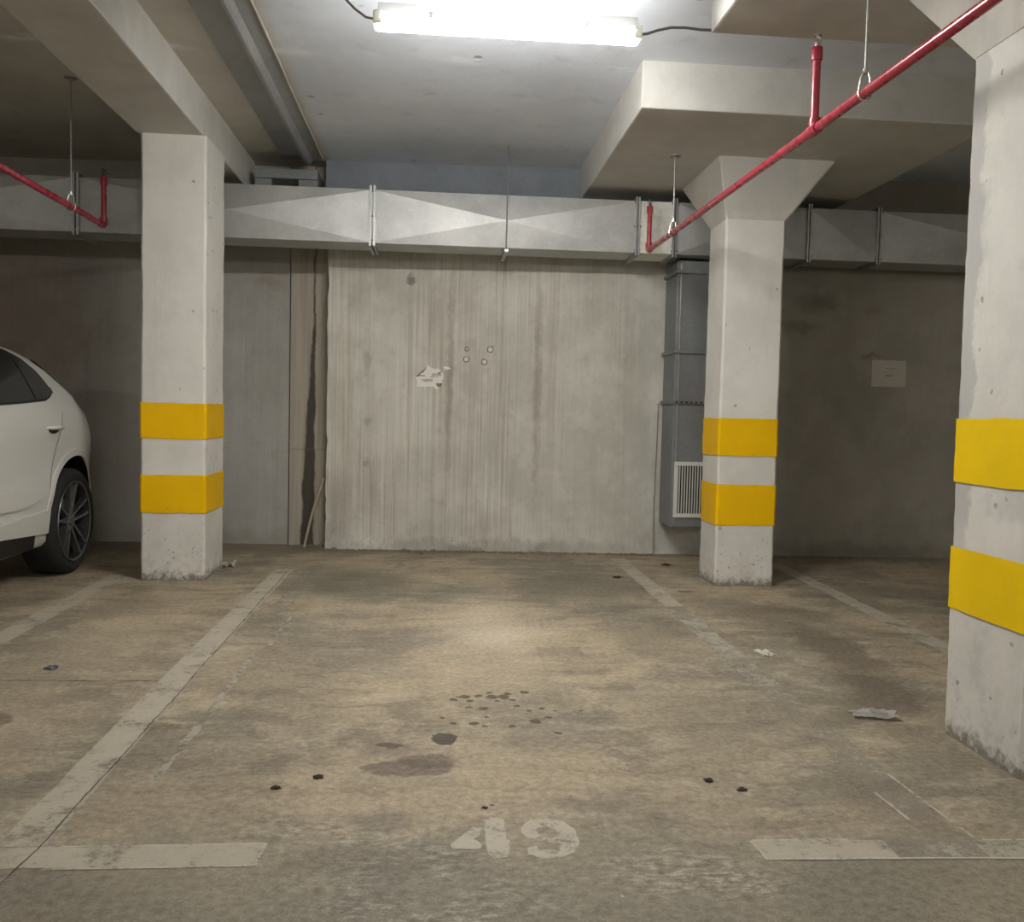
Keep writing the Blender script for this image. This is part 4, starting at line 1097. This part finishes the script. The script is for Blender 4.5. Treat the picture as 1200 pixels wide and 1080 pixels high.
for s in (1, -1):
    side_patch('window_surround', frange(4.45, 6.385, 80), grow(win_lo, -0.014), lambda y: min(win_top(y) + 0.016, lerp_tab(TOP, y) - 0.072), M['cartrim'], s, 0.003)
    for (ya, yb) in ((4.50, 5.10), (5.14, 6.04), (6.065, 6.362)):
        side_patch('side_window', frange(ya, yb, 26), win_lo, win_top, M['carglass'], s, 0.006)
    side_patch('door_moulding', frange(4.4, 6.09, 30), lambda y: 0.552 + max(0, y - 5.85) * 0.19, lambda y: 0.664 - max(0, y - 5.92) * 0.34, M['carpaint'], s, 0.014, 6, thick=0.02)
    side_patch('sill_trim', frange(4.25, 6.19, 30), lambda y: 0.391 - 0.065 * max(0, y - 5.51), lambda y: 0.477 + 0.043 * (y - 5.51), M['carpaint'], s, 0.018, 6, thick=0.03)
    side_patch('sill_base', frange(4.27, 6.02, 30), lambda y: 0.27, lambda y: 0.391 - 0.065 * max(0, y - 5.51), M['cartrim'], s, 0.006, 5)
    for yd in (5.12, ):
        side_patch('door_gap', [yd - 0.003, yd + 0.003], lambda y: 0.40, lambda y: 1.1, M['cartrim'], s, 0.0025, 16)
    # rear door gap curving round the wheel arch
    bm = bmesh.new(); pr = None
    for k in range(30):
        z = 0.50 + 0.66 * k / 29
        y = 6.20 + 0.20 * max(0, (z - 0.55) / 0.6) ** 1.6
        c_ = [bm.verts.new((s * (side_w(y + d, z) + 0.0025), y + d, z)) for d in (-0.0025, 0.0025)]
        if pr: bm.faces.new((pr[0], pr[1], c_[1], c_[0]))
        pr = c_
    obj('door_gap', bm, M['cartrim'], car)
    # arch lip
    bm = bmesh.new(); ro = []
    for k in range(41):
        a = -0.10 + (PI + 0.2) * k / 40
        row = []
        for r_, o_ in ((0.452, 0.0), (0.456, 0.008), (0.505, 0.009), (0.512, 0.001)):
            y, z = AX_R + r_ * math.cos(a), AZ + 0.015 + r_ * math.sin(a)
            row.append(bm.verts.new((s * (side_w(min(y, 7.2), z) + o_), y, z)))
        ro.append(row)
    for a, b in zip(ro, ro[1:]):
        for i in range(3): bm.faces.new((a[i], a[i + 1], b[i + 1], b[i]))
    obj('wheel_arch_lip', bm, M['carpaint'], car, smooth=True, angle=50)
    for yh in (6.232, 5.0):
        bm = bmesh.new()
        w_ = side_w(yh, 1.055)
        tube(bm, [(s * (w_ - 0.004), yh - 0.105, 1.052), (s * (w_ + 0.022), yh - 0.085, 1.054), (s * (w_ + 0.036), yh, 1.056), (s * (w_ + 0.022), yh + 0.085, 1.054), (s * (w_ - 0.004), yh + 0.105, 1.052)], [0.008, 0.015, 0.017, 0.015, 0.008], 10)
        h = obj('door_handle', bm, M['carpaint'], car, smooth=True)
        bm = bmesh.new()
        lathe(bm, [(0.045, w_ + 0.0005), (0.043, w_ + 0.002)], 'x', (0, 0, 0), 24)
        for v in bm.verts: v.co = Vector((s * v.co.x, yh + v.co.y * 1.8, 1.040 + v.co.z * 0.62))
        obj('handle_recess', bm, M['cartrim'], h)
    side_patch('tail_light', frange(7.10, 7.36, 14), lambda y: lerp_tab(BELT, y) - 0.17 + 0.3 * (y - 7.1), lambda y: min(lerp_tab(BELT, y), lerp_tab(TOP, y)) - 0.035, M['tail'], s, 0.004, 6)
    side_patch('headlight', frange(2.92, 3.25, 14), lambda y: 0.70 + 0.15 * (y - 2.9), lambda y: min(lerp_tab(BELT, y) - 0.01, 0.80 + 0.2 * (y - 2.9)), M['lens'], s, 0.004, 4)
# rear screen frame edge, windscreen and lip spoiler
def roof_patch(name, ya, yb, k0, mat, n=20):
    bm = bmesh.new(); cols = []
    for y in frange(ya, yb, n):
        s_ = car_section(y)[k0:]
        full = [(x, z) for x, z in s_] + [(-x, z) for x, z in s_[-2::-1]]
        cols.append([bm.verts.new((x, y, z + 0.004)) for x, z in full])
    for p, q_ in zip(cols, cols[1:]):
        for i in range(len(p) - 1): bm.faces.new((p[i], p[i + 1], q_[i + 1], q_[i]))
    return obj(name, bm, mat, car, smooth=True, angle=50)
roof_patch('rear_screen', 6.30, 6.80, 33, M['carglass'])
roof_patch('windscreen', 4.2, 4.9, 33, M['carglass'])
for s in (1, -1):
    bm = bmesh.new()
    tube(bm, [(s * (side_w(y, lerp_tab(TOP, y) - 0.035) - 0.055), y, lerp_tab(TOP, y) - 0.006) for y in frange(6.46, 6.80, 10)], [0.004] + [0.010] * 9 + [0.005], 8)
    obj('rear_screen_edge', bm, M['cartrim'], car, smooth=True)
# bumper trim
side_patch('rear_bumper_trim', frange(7.12, 7.43, 12), lambda y: max(0.33, lerp_tab(BOT, y) + 0.01), lambda y: 0.54, M['cartrim'], 1, 0.006, 4)
side_patch('rear_bumper_trim', frange(7.12, 7.43, 12), lambda y: max(0.33, lerp_tab(BOT, y) + 0.01), lambda y: 0.54, M['cartrim'], -1, 0.006, 4)

def make_wheel(s, ay):
    wx = s * 0.915                                     # outer face of the tyre
    d = -s
    w = bpy.data.objects.new('wheel', None); COL.objects.link(w); w.parent = car; w.location = (wx, ay, AZ)
    bm = bmesh.new()
    lathe(bm, [(0.285, d * 0.012), (0.30, d * 0.002), (0.335, -d * 0.004), (0.360, d * 0.010), (0.376, d * 0.035), (0.378, d * 0.07), (0.378, d * 0.19), (0.374, d * 0.225), (0.345, d * 0.25), (0.285, d * 0.25)], 'x', (0, 0, 0), 64, close=True)
    obj('tyre', bm, M['tyre'], w, smooth=True, angle=35)
    bm = bmesh.new()
    lathe(bm, [(0.284, d * 0.006), (0.288, d * 0.000), (0.270, d * 0.010), (0.262, d * 0.05), (0.258, d * 0.20), (0.282, d * 0.24), (0.288, d * 0.24), (0.288, d * 0.02)], 'x', (0, 0, 0), 64, close=True)
    rm = obj('rim', bm, M['rim_dark'], w, smooth=True, angle=35)
    bm = bmesh.new()
    lathe(bm, [(0.17, d * 0.11), (0.17, d * 0.13), (0.05, d * 0.13), (0.05, d * 0.11)], 'x', (0, 0, 0), 40, close=True)
    obj('brake_disc', bm, M['steel'], w, smooth=True)
    bm = bmesh.new()
    lathe(bm, [(0.266, d * 0.19), (0.266, d * 0.215), (0.02, d * 0.215), (0.02, d * 0.19)], 'x', (0, 0, 0), 32, close=True)
    obj('backing_plate', bm, M['black'], w)
    bm = bmesh.new(); bl = bmesh.new()
    for k in range(5):
        a0 = 2 * PI * k / 5 + 0.32
        for off, tw in ((-0.20, -0.10), (0.20, 0.10)):
            a1 = a0 + off
            p0, p1 = 0.050, 0.268
            dirv = Vector((0, math.cos(a1), math.sin(a1)))
            b0 = Vector((0, math.cos(a0), math.sin(a0))) * p0 + Vector((0, math.cos(a0 + PI / 2), math.sin(a0 + PI / 2))) * (0.02 if off > 0 else -0.02)
            b1 = dirv * p1
            sd = Vector((0, -(b1 - b0).z, (b1 - b0).y)).normalized()
            h0, h1 = 0.017, 0.015
            bx = []
            for b, hw, xo, xi in ((b0, h0, 0.030, 0.065), (b0.lerp(b1, 0.5), 0.013, 0.018, 0.055), (b1, h1, 0.006, 0.05)):
                bx.append([bm.verts.new(b + sd * hw * 0.6 + Vector((d * xo, 0, 0))), bm.verts.new(b - sd * hw * 0.6 + Vector((d * xo, 0, 0))),
                           bm.verts.new(b - sd * hw + Vector((d * xi, 0, 0))), bm.verts.new(b + sd * hw + Vector((d * xi, 0, 0)))])
            for A, B in zip(bx, bx[1:]):
                for i in range(4): bm.faces.new((A[i], A[(i + 1) % 4], B[(i + 1) % 4], B[i]))
            bm.faces.new(bx[0]); bm.faces.new(bx[-1])
    obj('spokes', bm, M['rim'], w)
    bm = bmesh.new()
    lathe(bm, [(0.001, d * 0.024), (0.030, d * 0.024), (0.036, d * 0.030), (0.066, d * 0.032), (0.070, d * 0.06), (0.001, d * 0.06)], 'x', (0, 0, 0), 32)
    obj('hub', bm, M['rim'], w, smooth=True, angle=35)
    bm = bmesh.new()
    for r_ in (0.286,):
        lathe(bm, [(0.275, d * 0.003), (0.286, -d * 0.002), (0.289, d * 0.004), (0.277, d * 0.012)], 'x', (0, 0, 0), 64, close=True)
    obj('rim_lip', bm, M['rim'], w, smooth=True)
    return w
for s in (1, -1):
    for ay in (AX_R, AX_F): make_wheel(s, ay)
